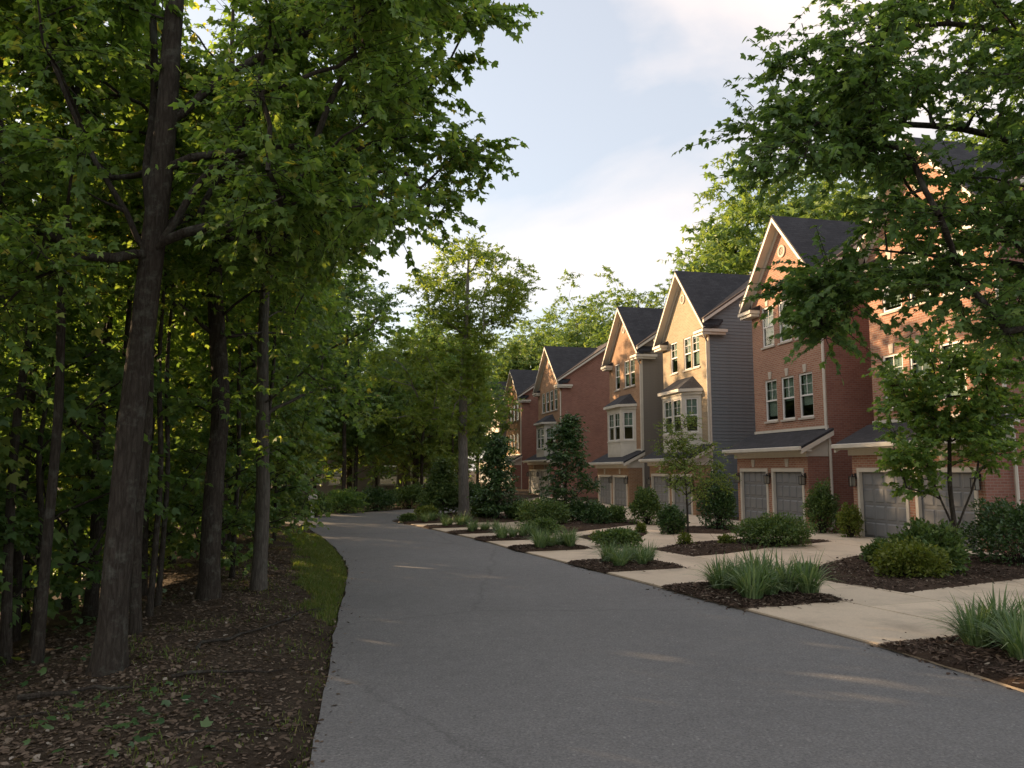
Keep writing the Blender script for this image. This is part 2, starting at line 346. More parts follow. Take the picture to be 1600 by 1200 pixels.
def mat_soil(name, a, b_, c):
    m, nt, b = new_mat(name)
    t = N(nt, 'ShaderNodeTexCoord'); n1 = N(nt, 'ShaderNodeTexNoise', Scale=0.7, Detail=8.0, Roughness=0.7); n2 = N(nt, 'ShaderNodeTexNoise', Scale=24.0, Detail=6.0, Roughness=0.8)
    for q in (n1, n2): nt.links.new(t.outputs['Object'], q.inputs['Vector'])
    ad = N(nt, 'ShaderNodeMath', operation='ADD'); nt.links.new(n1.outputs['Fac'], ad.inputs[0]); nt.links.new(n2.outputs['Fac'], ad.inputs[1])
    hf = N(nt, 'ShaderNodeMath', operation='MULTIPLY'); hf.inputs[1].default_value = 0.5; nt.links.new(ad.outputs[0], hf.inputs[0])
    nt.links.new(ramp(nt, hf.outputs[0], [(0.36, a), (0.5, b_), (0.64, c)]), b.inputs['Base Color'])
    b.inputs['Roughness'].default_value = 0.95; b.inputs['Specular IOR Level'].default_value = 0.1
    bump(nt, b, n2.outputs['Fac'], 1.0, 0.05)
    return m
M_soil = mat_soil('forest_floor', (0.036, 0.026, 0.018), (0.080, 0.060, 0.042), (0.135, 0.108, 0.076))
M_mulch = mat_soil('bark_mulch', (0.032, 0.022, 0.016), (0.070, 0.048, 0.034), (0.115, 0.080, 0.058))

# ------------------------------------------------------------------ ground, road, driveways
def poly_smooth(pts, step=0.5):
    """Catmull-Rom resample of a 2D polyline"""
    P = np.array(pts, float); out = []
    for i in range(len(P) - 1):
        p0 = P[max(i - 1, 0)]; p1 = P[i]; p2 = P[i + 1]; p3 = P[min(i + 2, len(P) - 1)]
        n = max(2, int(np.linalg.norm(p2 - p1) / step))
        for k in range(n):
            t = k / n
            out.append(0.5 * ((2 * p1) + (-p0 + p2) * t + (2 * p0 - 5 * p1 + 4 * p2 - p3) * t * t + (-p0 + 3 * p1 - 3 * p2 + p3) * t ** 3))
    out.append(P[-1]); return np.array(out)
LEFT = poly_smooth([(0.3, -30), (-0.1, -10), (-0.75, 0), (-1.12, 3.5), (-1.45, 5.72), (-1.81, 7.63), (-2.55, 11.58), (-2.97, 14.03), (-3.39, 16.19), (-4.15, 19.14),
                    (-5.33, 22.82), (-6.9, 27.1), (-8.72, 31.2), (-11.5, 33.6), (-17, 35.2), (-26, 36)])
RIGHT = poly_smooth([(7.5, -30), (6.9, -10), (6.1, 0), (5.55, 4), (4.95, 7.5), (4.38, 9.52), (3.51, 11.84), (2.68, 14.03), (1.29, 17.6), (0, 20.82), (-0.96, 23.44), (-2.5, 27.0), (-3.98, 30.26),
                     (-5.0, 32.4), (-4.9, 34.6), (-3.9, 36.6), (-2.0, 38.6), (1.0, 41.5), (3.5, 45)])
FAR = poly_smooth([(-26, 41.5), (-17, 40.6), (-11.5, 38.6), (-9.2, 38.0), (-7.7, 38.8), (-6.2, 41.3), (-4.6, 43.4), (-2.0, 46.5), (0.5, 50)])
def road_left_x(y):
    m = LEFT[:, 1] < 33
    return np.interp(y, LEFT[m][:, 1], LEFT[m][:, 0])
def hash_noise(x, y, s=1.0):
    return (np.sin(x * 1.7 * s + 2.1 * np.sin(y * 0.9 * s)) * 0.5 + np.sin(y * 2.3 * s + 1.3 * np.sin(x * 1.9 * s + 1)) * 0.35 + np.sin((x + y) * 4.1 * s) * 0.15)
def ground_z(x, y):
    x = np.asarray(x, float); y = np.asarray(y, float)
    w = road_left_x(y) - x                       # metres left of the road
    fade = np.clip((33 - y) / 6, 0, 1) * np.clip((y + 25) / 10, 0, 1)
    berm = 0.10 * np.exp(-((w - 1.6) / 1.0) ** 2)
    drop = -np.clip(w - 2.9, 0, 9) * 0.24
    n = hash_noise(x, y, 1.0) * 0.05 + hash_noise(x + 9, y - 4, 3.1) * 0.018
    z = -0.055 + (np.where(w > 0.15, berm + drop + n * np.clip(w / 0.8, 0, 1) + 0.03, 0)) * fade
    back = np.clip(y - 60, 0, 60) * 0.03
    return z + back * (np.hypot(x, y) < 400)
xs = np.concatenate([np.linspace(-600, -60, 10), np.linspace(-50, -14, 19), np.arange(-12, -0.5, 0.16), np.linspace(0, 40, 30), np.linspace(60, 600, 10)])
ys = np.concatenate([np.linspace(-400, -30, 8), np.linspace(-20, 3, 14), np.arange(3.4, 24, 0.18), np.linspace(25, 60, 40), np.linspace(70, 900, 14)])
GX, GY = np.meshgrid(xs, ys); GZ = ground_z(GX, GY)
V = np.stack([GX.ravel(), GY.ravel(), GZ.ravel()], 1); nx = len(xs)
ii, jj = np.meshgrid(np.arange(len(ys) - 1), np.arange(nx - 1), indexing='ij'); a = (ii * nx + jj).ravel()
ground = link('ground', np_mesh('ground', V, [np.stack([a, a + 1, a + nx + 1, a + nx], 1)], True), None, M_soil)
put(ground, 'brown leaf-strewn forest floor sloping down into the woods', None, None, 'structure')

def flat_poly(name, pts, z, mat, th=0.08):
    me = bpy.data.meshes.new(name); import bmesh
    bm = bmesh.new(); vs_ = [bm.verts.new((p[0], p[1], z)) for p in pts]; f = bm.faces.new(vs_)
    if f.normal.z < 0 or True:
        bm.normal_update()
        if f.normal.z < 0: bmesh.ops.reverse_faces(bm, faces=[f])
    r = bmesh.ops.extrude_face_region(bm, geom=[f]); 
    for v in [e for e in r['geom'] if isinstance(e, bmesh.types.BMVert)]: v.co.z = z
    for v in vs_: v.co.z = z - th
    bmesh.ops.triangulate(bm, faces=[q for q in bm.faces if len(q.verts) > 4]); bmesh.ops.recalc_face_normals(bm, faces=bm.faces)
    bm.to_mesh(me); bm.free()
    o = link(name, me, None, mat); return o
rng0 = np.random.default_rng(5)
Lj = LEFT.copy(); Lj[:, 0] += (rng0.random(len(Lj)) - 0.5) * 0.05
road_pts = [tuple(p) for p in Lj] + [tuple(p) for p in FAR] + [tuple(p) for p in RIGHT[::-1]]
road = flat_poly('road', road_pts, 0.0, M_asphalt)
put(road, 'grey asphalt lane curving away past the townhouses', None, None, 'structure')

# row of houses: frame
YAW = math.radians(12.6)
D = np.array([-math.sin(YAW), math.cos(YAW)]); NR = np.array([math.cos(YAW), math.sin(YAW)])
CM, CG = 17.05, 16.15
def row(s, c): p = D * s + NR * c; return (float(p[0]), float(p[1]))

# arclength along the road's right edge (visible part)
m_ = (RIGHT[:, 1] > 2) & (RIGHT[:, 1] < 32.3); RE = RIGHT[m_]
ARC = np.concatenate([[0], np.cumsum(np.linalg.norm(np.diff(RE, axis=0), axis=1))])
TAN = np.gradient(RE, axis=0); TAN /= np.linalg.norm(TAN, axis=1)[:, None]; TAN = np.stack([np.convolve(np.pad(TAN[:, k], 6, 'edge'), np.ones(13) / 13, 'valid') for k in (0, 1)], 1)
def edge(a, off):
    p = np.array([np.interp(a, ARC, RE[:, 0]), np.interp(a, ARC, RE[:, 1])]); t = np.array([np.interp(a, ARC, TAN[:, 0]), np.interp(a, ARC, TAN[:, 1])])
    t /= np.linalg.norm(t); return p + np.array([t[1], -t[0]]) * off
def arc_of_y(y): return float(np.interp(y, RE[:, 1], ARC))
A0, A1 = arc_of_y(2.2), arc_of_y(31.5)
SW0, SW1 = 1.9, 3.35                               # the sidewalk band
def lot(a, t):                                      # ruled sheet between the sidewalk and the garages
    p = edge(a, SW1); u = (a - A0) / (A1 - A0)
    s = 9.0 + u * 52.0
    q = np.array(row(s, CG + 0.02)); return p * (1 - t) + q * t
base_pts = [tuple(edge(a, 0.0)) for a in np.linspace(A0, A1, 40)] + [tuple(lot(a, 1.0)) for a in np.linspace(A1, A0, 24)]
drive = flat_poly('driveway', base_pts, 0.012, M_joint, 0.07)
put(drive, 'pale tan concrete driveways and sidewalk in front of the garages', None, None, 'structure')
def slab(quad, z=0.035, gap=0.015):
    q = np.array(quad, float); c = q.mean(0)
    d = c - q; q = q + d / np.linalg.norm(d, axis=1)[:, None] * gap * 1.4
    if np.cross(q[1] - q[0], q[2] - q[0]) < 0: q = q[::-1]
    b = 0.008; qi = q + (c - q) / np.linalg.norm(c - q, axis=1)[:, None] * b
    mb = MB(); z += random.uniform(-0.003, 0.003)
    lo = [(p[0], p[1], 0.0) for p in q]; mi = [(p[0], p[1], z - b) for p in q]; hi = [(p[0], p[1], z) for p in qi]
    mb.face(hi)
    for i in range(4):
        j = (i + 1) % 4; mb.face([mi[i], mi[j], hi[j], hi[i]]); mb.face([lo[i], lo[j], mi[j], mi[i]])
    return mb.build('slab', M_conc, drive)
random.seed(3)
# verge beds along the kerb: (near Y, far Y)
VB = [(5.9, 9.5), (11.85, 14.05), (16.0, 17.7), (20.0, 21.1), (22.9, 23.9), (25.4, 26.3), (27.9, 28.7), (30.2, 30.9)]
vb_arc = [(arc_of_y(a), arc_of_y(b)) for a, b in VB]
edges = [A0]
for a, b in vb_arc: edges += [a, b]
edges.append(A1)
for a, b in zip(edges[:-1], edges[1:]):
    if b - a < 0.25: continue
    slab([edge(a, 0.02), edge(b, 0.02), edge(b, SW0), edge(a, SW0)])
acuts = np.arange(A0, A1, 1.55)
for a, b in zip(acuts[:-1], acuts[1:]):
    slab([edge(a, SW0), edge(b, SW0), edge(b, SW1), edge(a, SW1)])
lcuts = np.linspace(A0, A1, 16)
for a, b in zip(lcuts[:-1], lcuts[1:]):
    for t0, t1 in ((0, 0.34), (0.34, 0.67), (0.67, 1.0)):
        slab([lot(a, t0), lot(b, t0), lot(b, t1), lot(a, t1)])

# ------------------------------------------------------------------ mulch beds
def in_poly(px, py, poly):
    inside = np.zeros(len(px), bool); n = len(poly)
    for i in range(n):
        x0, y0 = poly[i]; x1, y1 = poly[(i + 1) % n]
        c = ((y0 > py) != (y1 > py)) & (px < (x1 - x0) * (py - y0) / (y1 - y0 + 1e-12) + x0); inside ^= c
    return inside
def dist_poly(px, py, poly):
    d = np.full(len(px), 1e9); P = np.stack([px, py], 1)
    for i in range(len(poly)):
        a = np.array(poly[i]); b = np.array(poly[(i + 1) % len(poly)]); ab = b - a
        t = np.clip(((P - a) @ ab) / (ab @ ab + 1e-12), 0, 1); d = np.minimum(d, np.linalg.norm(P - a - t[:, None] * ab, axis=1))
    return d
BEDS = []
def mulch_bed(poly, label, nchips, seed, h=0.10):
    rng = np.random.default_rng(seed)
    P = np.array(poly, float); c = P.mean(0)
    dense = []
    for i in range(len(P)):
        a = P[i]; b = P[(i + 1) % len(P)]; n = max(2, int(np.linalg.norm(b - a) / 0.25))
        for k in range(n): dense.append(a + (b - a) * k / n + (rng.random(2) - 0.5) * 0.06)
    dense = np.array(dense); n = len(dense)
    fr = [1.0, 0.97, 0.88, 0.7, 0.45, 0.2]; hz = [0.03, 0.055, 0.085, h, h * 1.1, h * 1.15]
    Vv = []; 
    for f, z in zip(fr, hz):
        q = c + (dense - c) * f
        Vv.append(np.column_stack([q, z + (rng.random(n) - 0.5) * (0.025 if f < 1 else 0)]))
    Vv = np.concatenate(Vv + [np.array([[c[0], c[1], h * 1.15]])]); fs = []; k = np.arange(n); k1 = (k + 1) % n
    quads = np.concatenate([np.stack([r * n + k, r * n + k1, (r + 1) * n + k1, (r + 1) * n + k], 1) for r in range(len(fr) - 1)])
    tris = np.stack([(len(fr) - 1) * n + k, (len(fr) - 1) * n + k1, np.full(n, len(fr) * n)], 1)
    bed = link('mulch_bed', np_mesh('mulch_bed', Vv, [quads, tris], True), None, M_mulch)
    put(bed, label, 'mulch bed', 'mulch beds between the driveways')
    lo = P.min(0); hi = P.max(0); pts = lo + rng.random((nchips * 4, 2)) * (hi - lo)
    ok = in_poly(pts[:, 0], pts[:, 1], poly); pts = pts[ok][:nchips]; dd = dist_poly(pts[:, 0], pts[:, 1], poly)
    from mathutils.bvhtree import BVHTree
    bv = BVHTree.FromPolygons([tuple(v) for v in Vv], [tuple(f) for f in quads] + [tuple(f) for f in tris]); z = []
    for q in pts:
        hit = bv.ray_cast(Vector((q[0], q[1], 2)), Vector((0, 0, -1))); z.append(hit[0].z if hit[0] else 0.03)
    z = np.array(z) + 0.010
    ns = len(pts) // 22; sp = rng.integers(0, len(dense), ns); outp = dense[sp] + (dense[sp] - c) / np.linalg.norm(dense[sp] - c, axis=1)[:, None] * rng.exponential(0.09, ns)[:, None]
    on = in_poly(outp[:, 0], outp[:, 1], base_pts); pts = np.concatenate([pts, outp]); z = np.concatenate([z, np.where(on, 0.043, 0.008)])
    chips(bed, pts, z, rng, 'bark_chips', M_chip, 0.03, 0.10, 0.34)
    BEDS.append(bed); return bed
def chips(parent, pts, z, rng, name, mat, smin, smax, aspect, tilt=0.5):
    n = len(pts); s = smin + (smax - smin) * rng.random(n) ** 2; az = rng.random(n) * 6.283
    ax = np.stack([np.cos(az), np.sin(az), rng.normal(0, tilt * 0.5, n)], 1); ax /= np.linalg.norm(ax, axis=1)[:, None]
    up = np.stack([rng.normal(0, tilt, n), rng.normal(0, tilt, n), np.ones(n)], 1); sd = np.cross(up, ax); sd /= np.linalg.norm(sd, axis=1)[:, None]
    asp = aspect * (0.6 + 0.8 * rng.random(n)); c = np.column_stack([pts, z])
    u = ax * s[:, None] * 0.5; v = sd * (s * asp)[:, None] * 0.5; k = rng.normal(0, 0.15, n)[:, None]
    V = np.stack([c - u - v * 0.6, c - u * 0.2 - v, c + u * (0.8 + k) - v * 0.5, c + u, c + v * (1 + k), c - u * 0.9 + v * 0.6], 1).reshape(-1, 3)
    b = np.arange(n)[:, None] * 6
    o = link(name, np_mesh(name, V, [b + np.array([[0, 1, 2, 3]]), b + np.array([[0, 3, 4, 5]])]), parent, mat); o['kind'] = 'stuff'; return o
vlabels = ['mulch bed at the right edge of the road nearest the camera', 'wedge mulch bed between road and sidewalk holding the widest clump of strappy leaves',
           'mulch bed by the road, second wedge beyond the nearest driveway apron', 'mulch bed by the road, third wedge beyond the nearest driveway apron',
           'mulch bed by the road, fourth wedge beyond the nearest driveway apron', 'mulch bed by the road, fifth wedge beyond the nearest driveway apron',
           'mulch bed by the road, sixth wedge beyond the nearest driveway apron', 'small mulch bed where the road bends, last of the roadside wedges']
VPOLY = []
for i, (a, b) in enumerate(vb_arc):
    poly = [tuple(edge(a, -0.03)), tuple(edge((a + b) / 2, -0.05)), tuple(edge(b, -0.03)), tuple(edge(b, SW0 * 0.9)), tuple(edge(b - 0.2, SW0 + 0.02)), tuple(edge(a + 0.1, SW0 + 0.05)), tuple(edge(a, SW0 * 0.9))]
    VPOLY.append(poly); mulch_bed(poly, vlabels[i], [5200, 5200, 2400, 1200, 700, 500, 300, 250][i], 40 + i)
def pxpoly(*p): return [gnd(*q) for q in p]
YB = [(pxpoly((1235, 902), (1415, 930), (1600, 907), (1720, 890), (1720, 868), (1560, 872), (1470, 866), (1385, 861), (1300, 880)), 'large mulch bed around the slender tree before the nearest garage', 7000),
      (pxpoly((1017, 861), (1085, 872), (1130, 868), (1200, 858), (1300, 848), (1262, 844), (1150, 846), (1060, 853)), 'mulch bed with the round shrub in front of the twin garage doors', 3000),
      (pxpoly((900, 841), (935, 849), (1005, 840), (1012, 833), (960, 834)), 'mulch bed with a leafy rose-like shrub beyond the sapling', 500),
      (pxpoly((1030, 834), (1130, 836), (1180, 828), (1140, 823), (1040, 827)), 'dark mulch strip along the grey sided house', 400),
      (pxpoly((855, 833), (885, 835), (1000, 820), (990, 814), (900, 816), (840, 824)), 'mulch strip under the row of clipped hedges', 500),
      (pxpoly((660, 812), (700, 818), (790, 818), (850, 812), (800, 804), (700, 802)), 'mulch bed around the tall pale trunk at the bend', 500)]
for i, (p, l, n) in enumerate(YB): mulch_bed(p, l, n, 60 + i)

# ------------------------------------------------------------------ houses
WIN_CACHE = {}
def window_mesh(w, h, kind):
    key = (round(w, 3), round(h, 3), kind)
    if key in WIN_CACHE: return WIN_CACHE[key]
    fr = MB(); t = 0.065
    fr.box(-w / 2, -w / 2 + t, 0.035, 0.10, 0, h); fr.box(w / 2 - t, w / 2, 0.035, 0.10, 0, h)
    fr.box(-w / 2 + t, w / 2 - t, 0.037, 0.098, 0, t); fr.box(-w / 2 + t, w / 2 - t, 0.037, 0.098, h - t, h)
    fr.box(-w / 2 + t, w / 2 - t, 0.042, 0.105, h * 0.5 - 0.03, h * 0.5 + 0.03)
    up = MB(); up.box(-0.011, 0.011, 0.054, 0.07, h * 0.5 + 0.03, h - t)
    up.box(-w / 2 + t, w / 2 - t, 0.056, 0.068, h * 0.75 - 0.009, h * 0.75 + 0.009)
    g1 = MB().box(-w / 2 + t, w / 2 - t, 0.064, 0.069, h * 0.5 + 0.03, h - t); g2 = MB().box(-w / 2 + t, w / 2 - t, 0.080, 0.085, t, h * 0.5 - 0.03)
    bl = MB(); z = h - t - 0.02; zb = h * (0.14 if kind % 3 == 0 else 0.46 if kind % 3 == 1 else 0.3)
    while z > zb:
        bl.face([(-w / 2 + t, 0.15, z), (w / 2 - t, 0.15, z), (w / 2 - t, 0.175, z - 0.075), (-w / 2 + t, 0.175, z - 0.075)]); z -= 0.065
    si = MB().box(-w / 2 - 0.06, w / 2 + 0.06, -0.06, 0.034, -0.075, -0.003)
    r = [('frame', fr.mesh('frame', M_white)), ('muntin', up.mesh('muntin', M_white)), ('pane', g1.mesh('pane', M_glass)), ('pane', g2.mesh('pane', M_glass)),
         ('blind', bl.mesh('blind', M_blind)), ('sill', si.mesh('sill', M_stone))]
    WIN_CACHE[key] = r; return r
def add_window(parent, x, z, w, h, kind, y=0.0, rz=0.0, names=None, sub=True):
    e = empty('window', (x, y, z), rz); e.parent = parent
    for nm, me in window_mesh(w, h, kind):
        if names and nm not in names: continue
        link(nm, me, e)
    return e
def wall_with_holes(mb, x0, x1, z0, z1, holes, y=0.0, rev=0.14, m=0, T=None):
    T = T or (lambda p: p)
    xs_ = sorted({x0, x1, *[h[0] for h in holes], *[h[1] for h in holes]}); zs_ = sorted({z0, z1, *[h[2] for h in holes], *[h[3] for h in holes]})
    for i in range(len(xs_) - 1):
        for j in range(len(zs_) - 1):
            cx = (xs_[i] + xs_[i + 1]) / 2; cz = (zs_[j] + zs_[j + 1]) / 2
            if any(h[0] < cx < h[1] and h[2] < cz < h[3] for h in holes): continue
            mb.face([T(p) for p in ((xs_[i], y, zs_[j]), (xs_[i + 1], y, zs_[j]), (xs_[i + 1], y, zs_[j + 1]), (xs_[i], y, zs_[j + 1]))], m)
    for a, b, c, d in holes:
        mb.face([T(p) for p in ((a, y, c), (a, y + rev, c), (a, y + rev, d), (a, y, d))][::-1], m); mb.face([T(p) for p in ((b, y, c), (b, y + rev, c), (b, y + rev, d), (b, y, d))], m)
        mb.face([T(p) for p in ((a, y, d), (b, y, d), (b, y + rev, d), (a, y + rev, d))], m); mb.face([T(p) for p in ((a, y, c), (b, y, c), (b, y + rev, c), (a, y + rev, c))][::-1], m)
    return mb
KEY = None
def keystone_mesh():
    global KEY
    if KEY is None:
        KEY = MB().prism([(-0.075, 0), (0.075, 0), (0.115, 0.30), (-0.115, 0.30)], 'y', -0.035, 0.02).mesh('keystone', M_stone)
    return KEY
PANEL = {}
def door_panel(w, h):
    k = (round(w, 3), round(h, 3))
    if k not in PANEL:
        mb = MB(); o = [(-w / 2, -h / 2), (w / 2, -h / 2), (w / 2, h / 2), (-w / 2, h / 2)]; b = 0.035
        i_ = [(-w / 2 + b, -h / 2 + b), (w / 2 - b, -h / 2 + b), (w / 2 - b, h / 2 - b), (-w / 2 + b, h / 2 - b)]
        mb.face([(p[0], -0.018, p[1]) for p in i_])
        for q in range(4):
            r = (q + 1) % 4; mb.face([(o[q][0], 0.004, o[q][1]), (o[r][0], 0.004, o[r][1]), (i_[r][0], -0.018, i_[r][1]), (i_[q][0], -0.018, i_[q][1])])
        PANEL[k] = mb.mesh('panel', M_door)
    return PANEL[k]
LANT = None
def lantern(parent, x, y, z):
    global LANT
    if LANT is None:
        body = MB().box(-0.05, 0.05, -0.03, 0.0, -0.02, 0.16); body.tube([(0, -0.03, 0.10), (0, -0.14, 0.14), (0, -0.14, 0.06)], 0.012, 6)
        body.prism([(-0.09, -0.23), (0.09, -0.23), (0.09, -0.05), (-0.09, -0.05)], 'z', 0.04, 0.06)
        for sx in (-1, 1):
            for sy in (-0.22, -0.06): body.box(sx * 0.07 - 0.008, sx * 0.07 + 0.008, sy - 0.008, sy + 0.008, -0.24, 0.04)
        body.box(-0.075, 0.075, -0.215, -0.065, -0.26, -0.24); body.tube([(0, -0.14, 0.06), (0, -0.14, 0.13)], [0.05, 0.008], 8)
        gl = MB().box(-0.058, 0.058, -0.198, -0.082, -0.239, 0.039)
        LANT = (body.mesh('lantern_body', M_black), gl.mesh('lantern_glass', M_lamp))
    e = empty('wall_lantern', (x, y, z)); e.parent = parent
    link('lantern_body', LANT[0], e); link('lantern_glass', LANT[1], e); return e

def house(s0, s1, label, front, side, win3, win2=None, bay=None, dp=10.0, door_h=2.1, eave=9.35, peak=12.25, group='brick townhouses along the lane', trimm=None, kind0=0, vent=True, lamps=True, side_front=None, garage=True, gfront=None):
    T = trimm or M_cream
    W = s1 - s0; x, y = row((s0 + s1) / 2, CM); root = empty('townhouse', (x, y, 0), math.atan2(-D[1], -D[0]))
    put(root, label, 'house', group)
    hw = W / 2; gd = CM - CG; ge = door_h + 0.78; gt = ge + 0.72
    holes = [(a - w / 2, a + w / 2, z, z + h) for a, z, w, h in win3] + [(a - w / 2, a + w / 2, z, z + h) for a, z, w, h in (win2 or [])]
    # front wall with gable
    mb = MB(); wall_with_holes(mb, -hw, hw, -0.1, eave, holes)
    gp = eave + (peak - eave) * 0.955
    mb.face([(-hw, 0, eave), (hw, 0, eave), (0, 0, gp)])
    fw = mb.build('front_wall', front, root)
    # side and back walls with their gables
    ridge = eave + dp / 2 * 0.68
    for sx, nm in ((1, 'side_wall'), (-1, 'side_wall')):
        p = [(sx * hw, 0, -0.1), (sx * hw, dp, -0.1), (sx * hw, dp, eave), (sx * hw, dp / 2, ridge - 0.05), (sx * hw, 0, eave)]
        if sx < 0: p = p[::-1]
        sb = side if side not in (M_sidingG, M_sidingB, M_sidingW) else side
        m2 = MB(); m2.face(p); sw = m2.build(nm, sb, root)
        if side in (M_sidingG, M_sidingB, M_sidingW) and sx > 0:
            # lap siding boards, each its own piece
            lap = 0.16; n = int((eave + 0.05) / lap); bm_ = MB()
            prof = [(0.006, 0.0), (0.030, 0.0), (0.010, lap + 0.012), (0.006, lap + 0.012)]
            bm_.prism([(a, z) for a, z in prof], 'y', 0.05, dp)
            bme = bm_.mesh('siding_board', side)
            for k in range(n): link('siding_board', bme, sw, loc=(hw, 0, -0.05 + k * lap))
            k = n
            while -0.05 + k * lap < ridge - 0.25:
                z = -0.05 + k * lap; yy = (z + lap - eave) / 0.68
                g = MB(); g.prism(prof, 'y', max(0.05, yy), min(dp, dp - yy)); g.build('siding_board', side, sw).location = (hw, 0, z); k += 1
            MB().box(hw + 0.002, hw + 0.04, -0.03, 0.049, -0.05, eave).build('corner_board', T, root)
    MB().face([(hw, dp, -0.1), (-hw, dp, -0.1), (-hw, dp, eave), (hw, dp, eave)]).build('back_wall', side, root)
    # roofs
    oh = 0.32; fo = 0.36; th = 0.11
    r = MB()
    zf = eave - fo * 0.68 + 0.22; zr = ridge + 0.22
    z0_ = zf + 0.68 * (fo + 0.02)
    r.slab([(-hw - oh, -fo, zf), (-hw - 0.001, -fo, zf), (-hw - 0.001, dp / 2, zr), (-hw - oh, dp / 2, zr)], th)
    r.slab([(-hw, 0.02, z0_), (hw, 0.02, z0_), (hw, dp / 2, zr), (-hw, dp / 2, zr)], th)
    r.slab([(hw + 0.001, -fo, zf), (hw + oh, -fo, zf), (hw + oh, dp / 2, zr), (hw + 0.001, dp / 2, zr)], th)
    r.slab([(hw + oh, dp + fo, zf), (-hw - oh, dp + fo, zf), (-hw - oh, dp / 2, zr), (hw + oh, dp / 2, zr)], th)
    rf = r.build('main_roof', M_sh_brown_sunlit, root)  # charcoal shingles with warm sunlight put into the colour
    for sx in (-1, 1):
        k = MB()
        a, b = sx * (hw + oh + 0.005), sx * (hw + oh - 0.10); a, b = min(a, b), max(a, b)
        k.prism([(-fo - 0.02, zf - th - 0.14), (-fo - 0.02, zf - th - 0.002), (dp / 2, zr - th - 0.002), (dp / 2, zr - th - 0.17)], 'x', a, b)
        k.prism([(dp + fo, zf - th - 0.14), (dp + fo, zf - th - 0.002), (dp / 2, zr - th - 0.002), (dp / 2, zr - th - 0.17)][::-1], 'x', a, b)
        # soffit between wall and rake
        c0, c1 = (hw + 0.032, hw + oh - 0.1) if sx > 0 else (-hw - oh + 0.1, -hw - 0.002)
        k.prism([(-fo, zf - th - 0.03), (-fo, zf - th - 0.004), (dp / 2, zr - th - 0.004), (dp / 2, zr - th - 0.03)], 'x', c0, c1)
        k.build('rake_board', T, root)
    # front cross gable
    sl = (peak - eave) / hw; xe = hw + oh; ze = peak - sl * xe; yb = (peak - zf) / 0.68 - fo
    g = MB(); th2 = 0.10; yf = -fo - 0.06; yv = (ze - zf) / 0.68 - fo
    g.slab([(-xe, yf, ze), (0, yf, peak), (0, yb + 0.3, peak), (-xe, max(yv, 0.1) + 0.3, ze)], th2)
    g.slab([(0, yf, peak), (xe, yf, ze), (xe, max(yv, 0.1) + 0.3, ze), (0, yb + 0.3, peak)], th2)
    g.build('gable_roof', M_shingle, root)
    t = MB()
    for sx in (-1, 1):
        # rake fascia and soffit under the gable overhang
        A = [(sx * xe, ze - th2 - 0.15), (sx * xe, ze - th2 - 0.002), (0, peak - th2 - 0.002), (0, peak - th2 - 0.17)]
        t.prism(A if sx < 0 else A[::-1], 'y', yf + 0.002, yf + 0.045)
        B_ = [(sx * xe, ze - th2 - 0.05), (sx * xe, ze - th2 - 0.004), (0, peak - th2 - 0.004), (0, peak - th2 - 0.05)]
        t.prism(B_ if sx < 0 else B_[::-1], 'y', yf + 0.046, -0.002)
        Cc = [(sx * (hw - 0.02), gp - 0.02 - sl * (hw - 0.02) - 0.22), (sx * (hw - 0.02), gp - sl * (hw - 0.02) - 0.03), (0, gp - 0.03), (0, gp - 0.28)]
        t.prism(Cc if sx < 0 else Cc[::-1], 'y', -0.035, -0.003)
    t.build('gable_trim', T, root)
    for sx in (-1, 1):
        # boxed cornice return with its little roof
        a, b = (xe - 0.98, xe + 0.03) if sx > 0 else (-xe - 0.03, -xe + 0.98)
        rt = MB(); rt.box(a, b, yf - 0.04, -0.002 if True else 0, ze - 0.34, ze - 0.20); rt.box(a + 0.05, b - 0.05, yf + 0.04, -0.004, ze - 0.46, ze - 0.34)
        rt.prism([(yf - 0.06, ze - 0.20), (-0.003, ze - 0.20), (-0.003, ze + 0.02)], 'x', a - 0.02, b + 0.02, 1)
        # return along the side wall
        c, e = (hw + 0.035, xe + 0.03) if sx > 0 else (-xe - 0.03, -hw - 0.002)
        rt.box(c, e, -0.001, 0.85, ze - 0.34, ze - 0.20); rt.box(c + (0.0 if sx > 0 else 0.08), e - (0.08 if sx > 0 else 0.0), 0.0, 0.78, ze - 0.46, ze - 0.34)
        rt.build('cornice_return', [T, M_shingle], root)
    if vent:
        v = MB(); cz = eave + (peak - eave) * 0.50; n = 24; ro, ri = 0.25, 0.17
        for q in range(n):
            a0, a1 = 2 * math.pi * q / n, 2 * math.pi * (q + 1) / n
            pt = lambda rr, aa, yy: (rr * math.cos(aa), yy, cz + rr * math.sin(aa))
            v.face([pt(ro, a0, -0.05), pt(ro, a1, -0.05), pt(ri, a1, -0.05), pt(ri, a0, -0.05)][::-1]); v.face([pt(ro, a0, 0), pt(ro, a1, 0), pt(ro, a1, -0.05), pt(ro, a0, -0.05)][::-1])
            v.face([pt(ri, a0, -0.05), pt(ri, a1, -0.05), pt(ri, a1, -0.006), pt(ri, a0, -0.006)][::-1])
        for q in range(-3, 4):
            zz = q * 0.055; hwid = math.sqrt(max(0.001, ri * ri - zz * zz))
            v.face([(-hwid, -0.012, cz + zz), (hwid, -0.012, cz + zz), (hwid, -0.04, cz + zz - 0.045), (-hwid, -0.04, cz + zz - 0.045)])
        v.build('gable_vent', M_stone, root)
    # windows
    for i, (a, z, w, h) in enumerate(win3):
        e = add_window(root, a, z, w, h, kind0 + i)
        if front in (M_red,): link('keystone', keystone_mesh(), e, loc=(0, 0, h + 0.03))
